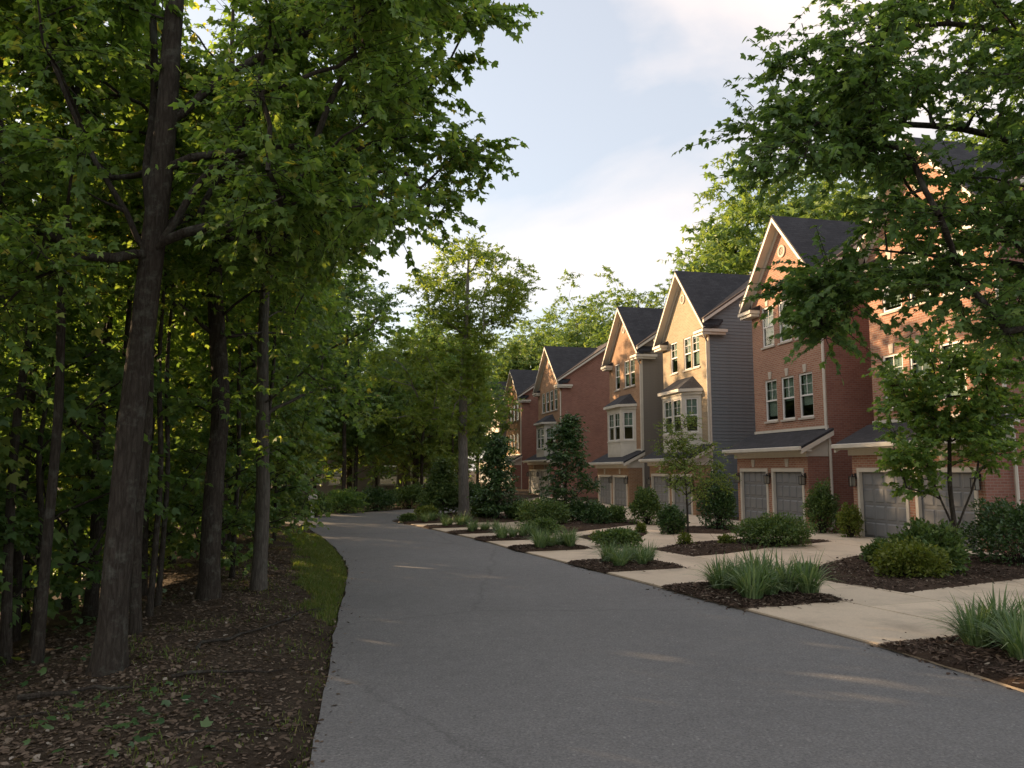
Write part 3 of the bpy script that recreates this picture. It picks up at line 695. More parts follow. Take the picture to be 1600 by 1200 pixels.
    for i, (a, z, w, h) in enumerate(win2 or []):
        e = add_window(root, a, z, w, h, kind0 + i + 1)
        if front in (M_red,): link('keystone', keystone_mesh(), e, loc=(0, 0, h + 0.03))
    # gutter downspouts
    for sx in ((1,) if W < 8 else (1,)):
        dsp = MB(); xx = sx * (hw - 0.05)
        dsp.tube([(xx + 0.3, -fo - 0.04, ze - 0.36), (xx + 0.3, -fo + 0.0, ze - 0.48), (xx + 0.02, -0.075, ze - 0.75), (xx + 0.02, -0.075, gt + 0.05), (xx + 0.17, -0.06, gt - 0.5), (xx + 0.17, -0.06, 0.12), (xx + 0.2, -0.22, 0.05)], 0.05, 6)
        dsp.build('downspout', T, root)
    if garage:
        gf = gfront or front; y0 = -gd
        dw = (W - 1.05) / 2; dx = (dw + 0.42) / 2
        gh = [(-dx - dw / 2, -dx + dw / 2, -0.1, door_h), (dx - dw / 2, dx + dw / 2, -0.1, door_h)]
        g = MB(); wall_with_holes(g, -hw, hw, -0.1, ge - 0.05, gh, y0, 0.2)
        sg = side_front or side
        g.face([(hw, y0, -0.1), (hw, -0.001, -0.1), (hw, -0.001, ge - 0.05), (hw, y0, ge - 0.05)], 1); g.face([(-hw, -0.001, -0.1), (-hw, y0, -0.1), (-hw, y0, ge - 0.05), (-hw, -0.001, ge - 0.05)], 1)
        g.build('garage_wall', [gf, sg if sg in (M_red, M_red_shaded, M_tan, M_orange) else gf], root)
        rr = MB(); oy = y0 - 0.42; q = (gt - ge) / gd; zo = ge + 0.06; slp = (gt - zo) / (-oy)
        rr.slab([(-hw - 0.3, oy, zo), (hw + 0.3, oy, zo), (hw + 0.3, -0.003, gt), (-hw - 0.3, -0.003, gt)], 0.09)
        rr.build('garage_roof', M_shingle, root)
        tr = MB()
        tr.box(-hw - 0.30, hw + 0.30, oy - 0.10, oy - 0.003, zo - 0.13, zo + 0.0, bev=0.02)                 # gutter
        tr.box(-hw - 0.28, hw + 0.28, oy, y0 - 0.004, zo - 0.17, zo - 0.11)                                # soffit
        tr.box(-hw - 0.05, hw + 0.05, y0 - 0.10, y0 - 0.003, zo - 0.36, zo - 0.171)                         # frieze
        tr.box(-hw - 0.02, hw + 0.02, -0.05, -0.004, gt + 0.002, gt + 0.10)                                # flashing band
        for sx in (-1, 1):
            a, b = sorted((sx * (hw + 0.30), sx * (hw + 0.20)))
            tr.prism([(oy, zo - 0.26), (oy, zo - 0.093), (-0.004, gt - 0.093), (-0.004, gt - 0.26)], 'x', a, b)
            a, b = sorted((sx * (hw - 0.02), sx * (hw + 0.03)))
            tr.prism([(y0 - 0.002, ge - 0.28), (-0.004, ge - 0.28), (-0.004, gt - 0.10), (y0 - 0.002, zo + slp * (-oy - gd) - 0.10)], 'x', a, b)
        tr.build('garage_trim', T, root)
        for sx in (-1, 1):
            cx = sx * dx
            gdoor = MB().box(cx - dw / 2, cx + dw / 2, y0 + 0.10, y0 + 0.14, 0.02, door_h).build('garage_door', M_door, root)
            rows, cols = 4, 4; pw = (dw - 0.12) / cols; ph = (door_h - 0.02) / rows; pm = door_panel(pw - 0.075, ph - 0.10)
            for a in range(rows):
                for b in range(cols): link('panel', pm, gdoor, loc=(cx - dw / 2 + 0.06 + pw * (b + 0.5), y0 + 0.094, 0.02 + ph * (a + 0.5)))
                if a: MB().box(cx - dw / 2 + 0.01, cx + dw / 2 - 0.01, y0 + 0.088, y0 + 0.1, 0.02 + ph * a - 0.012, 0.02 + ph * a + 0.012).build('rail', M_door, gdoor)
            fr = MB(); z1 = door_h
            fr.box(cx - dw / 2 - 0.07, cx - dw / 2 + 0.04, y0 - 0.03, y0 + 0.085, 0.0, z1 + 0.0); fr.box(cx + dw / 2 - 0.04, cx + dw / 2 + 0.07, y0 - 0.03, y0 + 0.085, 0.0, z1 + 0.0)
            fr.box(cx - dw / 2 - 0.07, cx + dw / 2 + 0.07, y0 - 0.032, y0 + 0.087, z1 - 0.05, z1 + 0.08)
            fr.build('door_frame', T, root)
            link('keystone', keystone_mesh(), root, loc=(cx, y0, door_h + 0.13))
        if lamps:
            for lx in (-hw + 0.17, 0, hw - 0.17): lantern(root, lx, y0, 1.85 if door_h > 2 else 1.6)
    if bay:
        bx0, bx1, bd, bz0, bz1, ang = bay     # total width, depth, bottom, eave, front inset
        B = empty('bay_window', (0, 0, 0)); B.parent = root
        P = [(bx0, 0), (bx0 + ang, -bd), (bx1 - ang, -bd), (bx1, 0)]
        wl = MB(); wz0, wz1 = bz0 + 1.0, bz1 - 0.28
        wins = []
        for i in range(3):
            a = Vector((*P[i], 0)); b = Vector((*P[i + 1], 0)); ln = (b - a).length; u = (b - a).normalized(); nrm = Vector((u.y, -u.x, 0)) * -1
            nin = Vector((-u.y, u.x, 0))
            Tm = lambda p, a=a, u=u, nin=nin: tuple(a + u * p[0] + nin * p[1] + Vector((0, 0, p[2])))
            if i == 1:
                ww = (ln - 0.36) / 2; hs = [(0.14, 0.14 + ww, wz0, wz1), (ln - 0.14 - ww, ln - 0.14, wz0, wz1)]
            else:
                ww = min(0.8, ln - 0.34); hs = [(ln / 2 - ww / 2, ln / 2 + ww / 2, wz0, wz1)]
            wall_with_holes(wl, 0, ln, bz0, bz1, hs, 0.0, 0.12, 0, Tm)
            for h in hs:
                wins.append((Tm(((h[0] + h[1]) / 2, 0, wz0)), h[1] - h[0], math.atan2(u.y, u.x)))
            # raised moulding of the panel below
            for (p0, p1) in ([(0.14, ln / 2 - 0.05), (ln / 2 + 0.05, ln - 0.14)] if i == 1 else [(0.14, ln - 0.14)]):
                for (za, zb_) in ((bz0 + 0.12, bz0 + 0.17), (bz0 + 0.80, bz0 + 0.85)):
                    wl.face([Tm(q) for q in ((p0, -0.015, za), (p1, -0.015, za), (p1, -0.015, zb_), (p0, -0.015, zb_))])
            wl.face([Tm(q) for q in ((-0.01, -0.035, bz0 + 0.90), (ln + 0.01, -0.035, bz0 + 0.90), (ln + 0.01, -0.035, bz0 + 0.97), (-0.01, -0.035, bz0 + 0.97))])
            wl.face([Tm(q) for q in ((-0.01, -0.035, bz0 + 0.97), (ln + 0.01, -0.035, bz0 + 0.97), (ln + 0.01, 0, bz0 + 0.975), (-0.01, 0, bz0 + 0.975))])
        wl.face([(p[0], p[1], bz0) for p in P]); wl.build('bay_wall', T, B)
        for (pos, ww, rz) in wins:
            for nm, me in window_mesh(ww, wz1 - wz0, 1):
                if nm == 'sill': continue
                o = link(nm, me, B, loc=pos); o.rotation_euler = (0, 0, rz)
        o_ = 0.22; Q = [(bx0 - o_, -0.003), (bx0 + ang - o_ * 0.6, -bd - o_), (bx1 - ang + o_ * 0.6, -bd - o_), (bx1 + o_, -0.003)]
        co = MB(); co.prism(Q, 'z', bz1 + 0.02, bz1 + 0.17); Q2 = [(p[0] * 0.95 + 0.05 * (bx0 + bx1) / 2, p[1] * 0.8 if p[1] < -0.1 else p[1]) for p in Q]; co.prism(Q2, 'z', bz1 - 0.12, bz1 + 0.019)
        co.build('bay_cornice', T, B)
        ap0, ap1 = (bx0 + ang * 1.35, -0.004, bz1 + 0.86), (bx1 - ang * 1.35, -0.004, bz1 + 0.86); zq = bz1 + 0.172
        br_ = MB(); q3 = [(p[0], p[1], zq) for p in Q]
        br_.face([q3[0], q3[1], ap0]); br_.face([q3[1], q3[2], ap1, ap0]); br_.face([q3[2], q3[3], ap1]); br_.face(q3[::-1])
        br_.build('bay_roof', M_shingle, B)
    return root

w3 = lambda z, h, xs_, w: [(x, z, w, h) for x in xs_]
house(16.7, 21.93, 'red brick townhouse closest to the camera, half hidden by overhanging maple leaves', M_red, M_red_shaded, w3(7.15, 1.65, (-1.5, -0.3, 1.0), 0.88), w3(4.05, 1.72, (-1.62, -0.42, 0.8), 0.92), kind0=0)
house(24.35, 29.3, 'red brick townhouse with two rows of three windows above twin grey garage doors', M_red, M_red_shaded, w3(7.15, 1.65, (-1.25, 0.0, 1.2), 0.88), w3(4.08, 1.68, (-1.2, 0.0, 1.2), 0.88), kind0=2)
house(33.3, 38.6, 'tan brick townhouse with charcoal lap siding and white bay window', M_tan, M_sidingG, w3(7.15, 1.65, (-1.25, 0.35, 1.28), 0.82), bay=(-1.75, 1.75, 0.75, 2.95, 5.9, 0.62), door_h=1.85, kind0=1, gfront=M_orange, peak=12.35, trimm=M_cream)
house(41.66, 47.16, 'tan brick townhouse with taupe siding and smaller white bay, fourth from camera', M_orange, M_sidingB, w3(7.15, 1.65, (-1.25, 0.35, 1.28), 0.82), bay=(-1.75, 1.75, 0.75, 2.9, 5.85, 0.62), door_h=1.75, kind0=2, gfront=M_orange, trimm=M_cream)
house(58.3, 65.6, 'townhouse with a broad red brick side wall standing behind the conical trees', M_orange, M_red_shaded, w3(7.0, 1.7, (-1.9, -0.6, 0.7, 2.0), 0.95), bay=(-1.9, 1.9, 0.8, 2.9, 5.85, 0.65), peak=12.55, trimm=M_cream, kind0=0)
house(72.0, 79.0, 'far townhouse with orange brick wall, sixth along the row', M_orange, M_red_shaded, w3(7.0, 1.7, (-1.6, 0, 1.6), 0.95), w3(4.0, 1.7, (-1.6, 0, 1.6), 0.95), peak=12.3, trimm=M_cream, kind0=1)
house(82.5, 90.0, 'pale sided townhouse at the far end of the row', M_sidingW, M_sidingG, w3(7.0, 1.7, (-1.8, 0, 1.8), 0.95), w3(4.0, 1.7, (-1.8, 0, 1.8), 0.95), peak=12.3, kind0=2, vent=False)

# small far house behind the bend
fh = empty('house', (-11.5, 60, 0)); put(fh, 'low grey house with white windows seen between trunks beyond the bend', 'house')
m = MB(); wall_with_holes(m, -6, 6, -0.2, 4.4, [(-4.6, -3.2, 1.0, 2.5), (-2.7, -1.3, 1.0, 2.5), (1.2, 2.6, 1.0, 2.5), (3.6, 5.0, 1.0, 2.5)]); m.face([(6, 0, -0.2), (6, 9, -0.2), (6, 9, 4.4), (6, 0, 4.4)]); m.face([(-6, 9, -0.2), (-6, 0, -0.2), (-6, 0, 4.4), (-6, 9, 4.4)])
m.build('wall', M_sidingB, fh)
r = MB(); r.slab([(-6.5, -0.5, 4.3), (6.5, -0.5, 4.3), (6.5, 4.5, 7.2), (-6.5, 4.5, 7.2)], 0.15); r.slab([(6.5, 9.5, 4.3), (-6.5, 9.5, 4.3), (-6.5, 4.5, 7.2), (6.5, 4.5, 7.2)], 0.15); r.build('roof', M_sh_brown_sunlit, fh)
for xx in (-3.9, -2.0, 1.9, 4.3): add_window(fh, xx, 1.0, 1.4, 1.5, 1)

# ------------------------------------------------------------------ trees
def unit(v): return v / (np.linalg.norm(v, axis=-1, keepdims=True) + 1e-9)
def leaf_arrays(P, A, Nn, size, kind):
    """P base points, A leaf axes, Nn normals -> verts, faces"""
    A = unit(A); S = unit(np.cross(Nn, A)); Nn = np.cross(A, S); n = len(P); s = np.asarray(size)[:, None]
    if kind == 'maple':
        q = [(0, 0, 0), (0.06, 0.38, -0.03), (0.55, 0.56, -0.12), (0.50, 0.27, 0.03), (1.0, 0, -0.16), (0.50, -0.25, 0.02), (0.52, -0.58, -0.09), (0.08, -0.36, 0.02)]
        fs = [[0, 3, 2, 1], [0, 5, 4, 3], [0, 7, 6, 5]]
    elif kind == 'oval':
        q = [(0, 0, 0), (0.45, 0.30, 0.07), (1.0, 0, -0.06), (0.45, -0.30, 0.07)]; fs = [[0, 2, 1], [0, 3, 2]]
    else:                                                      # a little spray of three leaves
        q = [(0, 0, 0), (0.35, 0.14, 0.05), (0.8, 0.0, -0.08), (0.35, -0.14, 0.0), (0.25, 0.45, -0.05), (0.55, 0.55, -0.12), (0.25, -0.45, -0.03), (0.55, -0.55, 0.06)]
        fs = [[0, 3, 2, 1], [0, 1, 5, 4], [0, 6, 7, 3]]
    V = np.stack([P + A * (a * s) + S * (b * s) + Nn * (c * s) for a, b, c in q], 1).reshape(-1, 3)
    base = np.arange(n)[:, None] * len(q)
    return V, [base + np.array([f]) for f in fs]
def clump_leaves(rng, cen, rad, out, ntw, nlf, size, droop=0.18, flat=0.45, bias=0.55):
    n = len(cen); c = np.repeat(cen, ntw, 0); r = np.repeat(rad, ntw); o = np.repeat(out, ntw, 0); m = len(c)
    az = rng.random(m) * 2 * np.pi; el = rng.normal(0.08, flat, m)
    d = np.stack([np.cos(az) * np.cos(el), np.sin(az) * np.cos(el), np.sin(el)], 1); d = unit(d + o * bias * rng.random(m)[:, None])
    ln = r * rng.uniform(0.55, 1.2, m); st = c + rng.normal(0, 0.16, (m, 3)) * r[:, None]
    t = (np.linspace(0.22, 1.0, nlf)[None, :] + rng.normal(0, 0.05, (m, nlf))).clip(0.1, 1.05)
    P = st[:, None] + d[:, None] * (ln[:, None] * t)[..., None]; P[..., 2] -= droop * ln[:, None] * t ** 2
    side = np.where(np.arange(nlf) % 2 == 0, 1, -1)[None, :] * rng.uniform(0.4, 1.3, (m, nlf)); side[:, -1] *= 0.2
    ca, sa = np.cos(side), np.sin(side); dd = np.broadcast_to(d[:, None], P.shape)
    A = np.stack([dd[..., 0] * ca - dd[..., 1] * sa, dd[..., 0] * sa + dd[..., 1] * ca, dd[..., 2] * 0.5 - rng.uniform(0.0, 1.1, P.shape[:2])], -1)
    Nn = np.stack([rng.normal(0, 0.75, P.shape[:2]), rng.normal(0, 0.75, P.shape[:2]), np.ones(P.shape[:2])], -1)
    sz = size * rng.uniform(0.45, 1.3, P.shape[:2])
    tips = st + d * ln[:, None]; tips[:, 2] -= droop * ln
    return P.reshape(-1, 3), A.reshape(-1, 3), Nn.reshape(-1, 3), sz.ravel(), st, tips
def tubes(segs, nside):
    """segs: (p0, p1, r0, r1) arrays -> open cones"""
    p0, p1, r0, r1 = segs; n = len(p0); t = unit(p1 - p0)
    ref = np.where(np.abs(t[:, 2:3]) > 0.9, np.array([[1.0, 0, 0]]), np.array([[0, 0, 1.0]])); u = unit(np.cross(t, ref)); w = np.cross(t, u)
    an = np.arange(nside) * 2 * np.pi / nside
    ring = u[:, None] * np.cos(an)[None, :, None] + w[:, None] * np.sin(an)[None, :, None]
    V = np.concatenate([p0[:, None] + ring * r0[:, None, None], p1[:, None] + ring * r1[:, None, None]], 1).reshape(-1, 3)
    k = np.arange(nside); k1 = (k + 1) % nside; b = (np.arange(n) * 2 * nside)[:, None, None]
    return V, (b + np.stack([k, k1, nside + k1, nside + k], 1)[None]).reshape(-1, 4)
def trunk_mesh(rng, pts, radii, n=14, flare=1.5, rough=0.10):
    """one continuous tapered trunk with root flare and an uneven surface"""
    P = poly3(pts, 0.25); L_ = np.linspace(0, 1, len(P)); R = np.interp(L_, np.linspace(0, 1, len(radii)), radii)
    h = P[:, 2] - P[0, 2]; R = R * (1 + (flare - 1) * np.exp(-h / 0.20))
    an = np.arange(n) * 2 * np.pi / n; ph = rng.random(6) * 6.28
    V = []
    for i, p in enumerate(P):
        lob = 1 + 0.05 * np.sin(3 * an + ph[0] + h[i] * 0.7) + 0.04 * np.sin(5 * an + ph[1]) + 0.16 * np.exp(-h[i] / 0.25) * np.sin(5 * an + ph[2]) + rng.normal(0, rough * 0.25, n)
        V.append(np.stack([p[0] + R[i] * lob * np.cos(an), p[1] + R[i] * lob * np.sin(an), np.full(n, p[2])], 1))
    V = np.concatenate(V); k = np.arange(n); k1 = (k + 1) % n
    f = np.concatenate([np.stack([i * n + k, i * n + k1, (i + 1) * n + k1, (i + 1) * n + k], 1) for i in range(len(P) - 1)])
    return V, f, P, R
def poly3(pts, step):
    P = np.array(pts, float); out = []
    for i in range(len(P) - 1):
        p0 = P[max(i - 1, 0)]; p1 = P[i]; p2 = P[i + 1]; p3 = P[min(i + 2, len(P) - 1)]; n = max(2, int(np.linalg.norm(p2 - p1) / step))
        t = (np.arange(n) / n)[:, None]
        out.append(0.5 * ((2 * p1) + (-p0 + p2) * t + (2 * p0 - 5 * p1 + 4 * p2 - p3) * t * t + (-p0 + 3 * p1 - 3 * p2 + p3) * t ** 3))
    return np.concatenate(out + [P[-1:]])
LEAVES = 0
def make_tree(name, label, trunk_pts, radii, targets, trad, leaf, ntw, nlf, mat, bark, seed, kind='maple', fork=1.2, group=None, cat='tree', droop=0.18, flat=0.45, twigs=True, limbs=(), flare=1.5, r_tw=0.008, nside=14, bias=0.55, split=False):
    global LEAVES
    rng = np.random.default_rng(seed); base = np.array(trunk_pts[0], float)
    root = empty(name, tuple(base)); put(root, label, cat, group)
    tp = np.array(trunk_pts, float) - base; tg = np.array(targets, float) - base
    TV, TF, P, R = trunk_mesh(rng, tp, radii, nside, flare)
    link('trunk', np_mesh('trunk', TV, [TF], True), root, bark)
    # greedy branching skeleton
    nodes = [p for p, r in zip(P, R) if p[2] > fork]; par = [-1] * len(nodes); trunk_n = len(nodes); tr_r = [r for p, r in zip(P, R) if p[2] > fork]
    for lb in limbs:
        L_ = poly3(np.array(lb, float) - base, 0.3); pi = int(np.argmin(np.linalg.norm(np.array(nodes) - L_[0], axis=1)))
        for q in L_[1:]: nodes.append(q); par.append(pi); pi = len(nodes) - 1
    cx = np.interp(tg[:, 2], P[:, 2], P[:, 0]); cy = np.interp(tg[:, 2], P[:, 2], P[:, 1])
    hd = np.hypot(tg[:, 0] - cx, tg[:, 1] - cy); order = np.argsort(hd); end = {}
    for k in order:
        t = tg[k]; NA = np.array(nodes); dv = t - NA; dist = np.linalg.norm(dv, axis=1)
        cost = dist + 1.2 * np.maximum(0, 0.35 * dist - dv[:, 2]); i = int(np.argmin(cost)); p = NA[i]; d = np.linalg.norm(t - p)
        ctrl = (p + t) / 2 + np.array([0, 0, 0.10 * d]) + rng.normal(0, 0.06 * d, 3); ns = 2 if d < 0.9 else 4; pi = i
        for j in range(1, ns + 1):
            u = j / ns; q = (1 - u) ** 2 * p + 2 * u * (1 - u) * ctrl + u * u * t + (rng.normal(0, 0.02 * d, 3) if j < ns else 0)
            nodes.append(q); par.append(pi); pi = len(nodes) - 1
    cnt = np.zeros(len(nodes)); 
    NA = np.array(nodes); 
    for i in range(len(nodes) - 1, trunk_n - 1, -1):
        cnt[i] += 1
        if par[i] >= trunk_n: cnt[par[i]] += cnt[i] * 1.0
    rr = np.clip(r_tw * cnt ** 0.45, r_tw, radii[0] * 0.36)
    e = np.arange(trunk_n, len(nodes)); pa = np.array([par[i] for i in e], int)
    if len(e):
        pr = np.where(pa >= trunk_n, rr[pa], np.minimum(rr[e] * 1.15, np.array(tr_r + [0] * (len(nodes) - trunk_n))[pa]))
        top = np.arange(len(nodes))
        for i in e: top[i] = i if par[i] < trunk_n else top[par[i]]
        big = {i for i in set(top[e]) if split and cnt[i] >= 10}
        for i in list(big) + [None]:
            sel = np.array([q for q, en in enumerate(e) if (top[en] == i if i is not None else top[en] not in big)], int)
            if not len(sel): continue
            BV, BF = tubes((NA[pa[sel]], NA[e[sel]], (np.maximum(pr * 0.9, rr[e]) * 1.02)[sel], rr[e][sel]), 7)
            bo = link('branch' if i is not None else 'branches', np_mesh('branch', BV, [BF], True), root, bark)
            if i is None: bo['kind'] = 'stuff'
    out = tg - np.stack([cx, cy, tg[:, 2] - 0.3], 1); out = unit(out)
    rad = np.asarray(trad) * np.ones(len(tg)) * rng.uniform(0.75, 1.25, len(tg))
    LP, LA, LN, LS, st, tip = clump_leaves(rng, tg, rad, out, ntw, nlf, leaf, droop, flat, bias)
    V, fs = leaf_arrays(LP, LA, LN, LS, kind); LEAVES += sum(len(f) * (f.shape[1] - 2) for f in fs)
    if twigs:
        tw = tubes((st, tip, np.full(len(st), 0.005), np.full(len(st), 0.0025)), 3)
        link('twigs', np_mesh('twigs', tw[0], [tw[1]]), root, bark)['kind'] = 'stuff'
    link('crown', np_mesh('crown', V, fs), root, mat)
    return root
def place(root, loc, rz=0.0, sc=1.0, label=None, first=False):
    o = root if first else copy_tree(root)
    o.location = loc; o.rotation_euler = (0, 0, rz); o.scale = (sc, sc, sc * random.uniform(0.94, 1.06))
    if label: o['label'] = label
    return o
def gz(x, y): return float(ground_z(np.array([x]), np.array([y]))[0])
def sample_px(poly, y0, y1, n, seed, zmax=99):
    rng = np.random.default_rng(seed); P = np.array(poly, float); lo, hi = P.min(0), P.max(0); out = []
    while len(out) < n:
        q = lo + rng.random(2) * (hi - lo)
        if not in_poly(np.array([q[0]]), np.array([q[1]]), poly)[0]: continue
        p = at(q[0], q[1], rng.uniform(y0, y1))
        if p[2] < zmax: out.append(p)
    return np.array(out)
def ellipsoid_targets(rng, c, r, n, lo=0.25, lump=0.25):
    out = []; k = rng.normal(0, 1, (7, 3))
    while len(out) < n:
        d = rng.normal(0, 1, 3); d /= np.linalg.norm(d); rad = rng.uniform(lo, 1.0) ** 0.6 * (1 + lump * np.sin(3 * d @ k[0] + k[1, 0]) * np.cos(2.3 * d @ k[2]))
        out.append(np.array(c) + d * rad * np.array(r))
    return np.array(out)

# --- the big maple beside the road, left foreground
LP1 = [(-380, -130), (660, -130), (700, -60), (700, 20), (655, 60), (625, 130), (650, 185), (690, 225), (660, 262), (620, 300), (580, 350), (540, 385), (480, 420), (420, 470), (340, 480), (250, 490), (60, 500), (-380, 520)]
t1 = np.concatenate([sample_px([(420, -40), (680, -40), (690, 30), (640, 90), (610, 140), (640, 200), (660, 240), (600, 300), (570, 350), (520, 400), (430, 420)], 8.6, 12.0, 60, 14), sample_px(LP1, 6.6, 11.0, 262, 11, 10.0), np.array([at(765, 18, 9.2), at(740, 12, 9.0), at(745, 232, 9.4), at(715, 240, 9.2), at(690, 215, 9.6), at(680, 290, 9.8), at(670, 325, 9.6), at(665, 150, 9.5), at(700, 100, 9.5)])])
pxs = 800 + t1[:, 0] / t1[:, 1] * 1200
t1 = t1[~((t1[:, 1] < 8.6) & (pxs > 90) & (pxs < 360) & (t1[:, 2] < 7.2))]
z0 = gz(-4.1, 8.2)
maple = make_tree('maple_tree', 'large maple with thick furrowed trunk standing nearest on the left verge', [(-4.16, 8.2, z0 - 0.1), (-4.13, 8.2, 1.2), (-4.07, 8.2, 2.6), (-3.97, 8.22, 4.2), (-3.90, 8.28, 6.0), (-3.86, 8.3, 8.5), (-3.8, 8.3, 11.0)],
                  [0.145, 0.136, 0.13, 0.12, 0.095, 0.065, 0.03], t1, 0.60, 0.092, 22, 14, M_leafA, M_bark, 21, 'maple', fork=4.3,
                  limbs=[[(-3.97, 8.2, 4.3), (-4.2, 8.1, 4.9), (-4.5, 8.0, 5.4), (-4.9, 7.9, 6.3), (-5.3, 7.8, 7.4)], [(-3.95, 8.2, 4.4), (-3.65, 8.1, 4.8), (-3.4, 8.05, 5.2), (-3.0, 8.0, 5.5), (-2.2, 8.2, 5.7)],
                         [(-3.86, 8.24, 5.5), (-3.2, 8.3, 5.65), (-2.4, 8.6, 5.6), (-1.3, 9.0, 5.7)], [(-3.94, 8.2, 4.7), (-4.2, 8.5, 5.5), (-4.35, 8.9, 6.6), (-4.5, 9.0, 8.0)], [(-3.84, 8.26, 5.9), (-3.55, 8.5, 6.5), (-2.6, 8.9, 7.4), (-1.2, 9.2, 8.1)]], r_tw=0.0075, split=True, flare=1.6)
# --- the maple on the right whose boughs hang into the picture
RP = [(1400, -80), (1385, 40), (1300, 100), (1235, 170), (1225, 250), (1270, 300), (1330, 330), (1330, 420), (1400, 470), (1480, 480), (1600, 530), (1900, 520), (1950, -350), (1420, -350)]
t2 = np.concatenate([sample_px(RP, 7.0, 9.6, 215, 12, 9.5), sample_px([(1215, 410), (1320, 400), (1330, 470), (1280, 510), (1230, 470)], 8.0, 9.2, 11, 13),
                     np.array([at(1180, 205, 8.2), at(1215, 110, 8.4), at(1250, 85, 8.3), at(1195, 275, 8.4), at(1290, 525, 8.5), at(1355, 20, 8.2)])])
maple_r = make_tree('maple_tree', 'maple leaning in from the right edge, boughs over the nearest brick house', [(8.6, 9.0, -0.1), (8.55, 9.0, 1.5), (8.4, 8.95, 3.2), (8.2, 8.9, 5.0), (8.0, 8.8, 7.5), (7.9, 8.8, 9.5)], [0.2, 0.18, 0.16, 0.12, 0.07, 0.03],
                    t2, 0.52, 0.080, 21, 13, M_leafB, M_bark, 22, 'maple', fork=2.2,
                    limbs=[[(8.4, 8.95, 3.4), (7.2, 8.8, 4.0), (6.0, 8.6, 4.4), (5.0, 8.5, 4.5), (4.0, 8.5, 4.6)], [(8.3, 8.9, 4.2), (7.0, 8.6, 5.2), (5.5, 8.4, 5.9), (3.8, 8.3, 6.0), (3.0, 8.3, 5.9)], [(8.2, 8.9, 5.0), (6.8, 8.4, 6.6), (5.0, 8.3, 7.2), (3.4, 8.3, 6.7)]], r_tw=0.007, split=True)
# --- slender trunks and crowns just behind the big maple
rg = np.random.default_rng(31)
def wood_tree(base, h, r0, cr, cz0, n, seed, label, mat=M_leafA, leaf=0.14, ntw=11, nlf=10, kind='maple', rad=0.75, lean=(0, 0), group='woodland trees on the left of the road', shape=None, bark=M_bark):
    r_ = np.random.default_rng(seed); x, y = base; z = gz(x, y)
    pts = [(x, y, z - 0.15)] + [(x + lean[0] * f + r_.normal(0, 0.05), y + lean[1] * f + r_.normal(0, 0.05), z + h * f) for f in (0.15, 0.3, 0.5, 0.7, 0.97)]
    c = (x + lean[0] * 0.7, y + lean[1] * 0.7, z + (cz0 + h) / 2)
    tg = ellipsoid_targets(r_, c, (cr, cr, (h - cz0) / 2), n)
    return make_tree('tree', label, pts, [r0, r0 * 0.9, r0 * 0.8, r0 * 0.6, r0 * 0.35, r0 * 0.1], tg, rad, leaf, ntw, nlf, mat, bark, seed, kind, fork=max(1.0, cz0 * 0.75), group=group, nside=10)
wood_tree((-4.85, 10.2), 9.0, 0.07, 1.9, 4.5, 14, 41, 'thin dark trunk close behind the big maple')
wood_tree((-4.78, 12.4), 10.5, 0.165, 2.5, 2.6, 58, 42, 'stout dark trunk, second along the verge beyond the big maple', leaf=0.115, ntw=13)
wood_tree((-4.42, 13.7), 10.0, 0.135, 2.1, 2.9, 54, 43, 'smooth grey trunk beside the grass verge', leaf=0.115, ntw=13, bark=M_barkS)
# templates for the wood behind
tA = wood_tree((-9.0, 16.0), 12.0, 0.15, 3.0, 3.4, 62, 44, 'woodland tree deeper on the slope', mat=M_leafA, leaf=0.165, ntw=13, nlf=9, rad=0.95)
tB = wood_tree((-7.6, 20.5), 11.0, 0.13, 2.7, 2.2, 62, 45, 'woodland tree deeper on the slope', mat=M_leafB, leaf=0.155, ntw=13, nlf=9, rad=0.9)
tU = wood_tree((-6.4, 10.6), 5.2, 0.05, 1.7, 0.5, 44, 46, 'leafy understory sapling', mat=M_leafB, leaf=0.15, ntw=9, nlf=8, rad=0.6, group='understory saplings in the wood')
tU2 = wood_tree((-7.4, 8.6), 4.6, 0.045, 1.6, 0.4, 40, 47, 'leafy understory sapling', mat=M_leafC, leaf=0.14, ntw=9, nlf=8, rad=0.55, group='understory saplings in the wood')
random.seed(8)
WL = 'slim woodland tree among many on the slope left of the road'; UL = 'leafy understory sapling among many in the wood'
for o in (tA, tB): o['label'] = WL
for o in (tU, tU2): o['label'] = UL
spots = [(-6.9, 12.9, .72), (-8.2, 11.2, .7), (-6.2, 16.2, .85), (-7.0, 18.0, .8), (-9.2, 21.0, .9), (-11.0, 24.0, 1.05), (-8.9, 25.5, 1.0), (-11.5, 29.0, 1.25), (-8.4, 22.9, .95), (-13.5, 27, 1.15), (-12.8, 31.2, 1.3), (-15.5, 29.5, 1.3), (-10.2, 30.6, 1.15), (-14.0, 23.0, .95)]  # those near the bend enlarged to shade the nearest house fronts
for i, (x, y, s) in enumerate(spots): place((tA, tB)[i % 2], (x, y, gz(x, y) - 0.1), random.uniform(0, 6.28), s, WL)
tP = wood_tree((-5.5, 9.2), 10.0, 0.062, 1.7, 6.0, 13, 48, 'thin dark pole', mat=M_leafA, leaf=0.16, ntw=10, nlf=8, rad=0.7, group='thin pole trees in the wood')
PL = 'thin bare-stemmed pole tree among many between the big trunks and the slope'
tP['label'] = PL
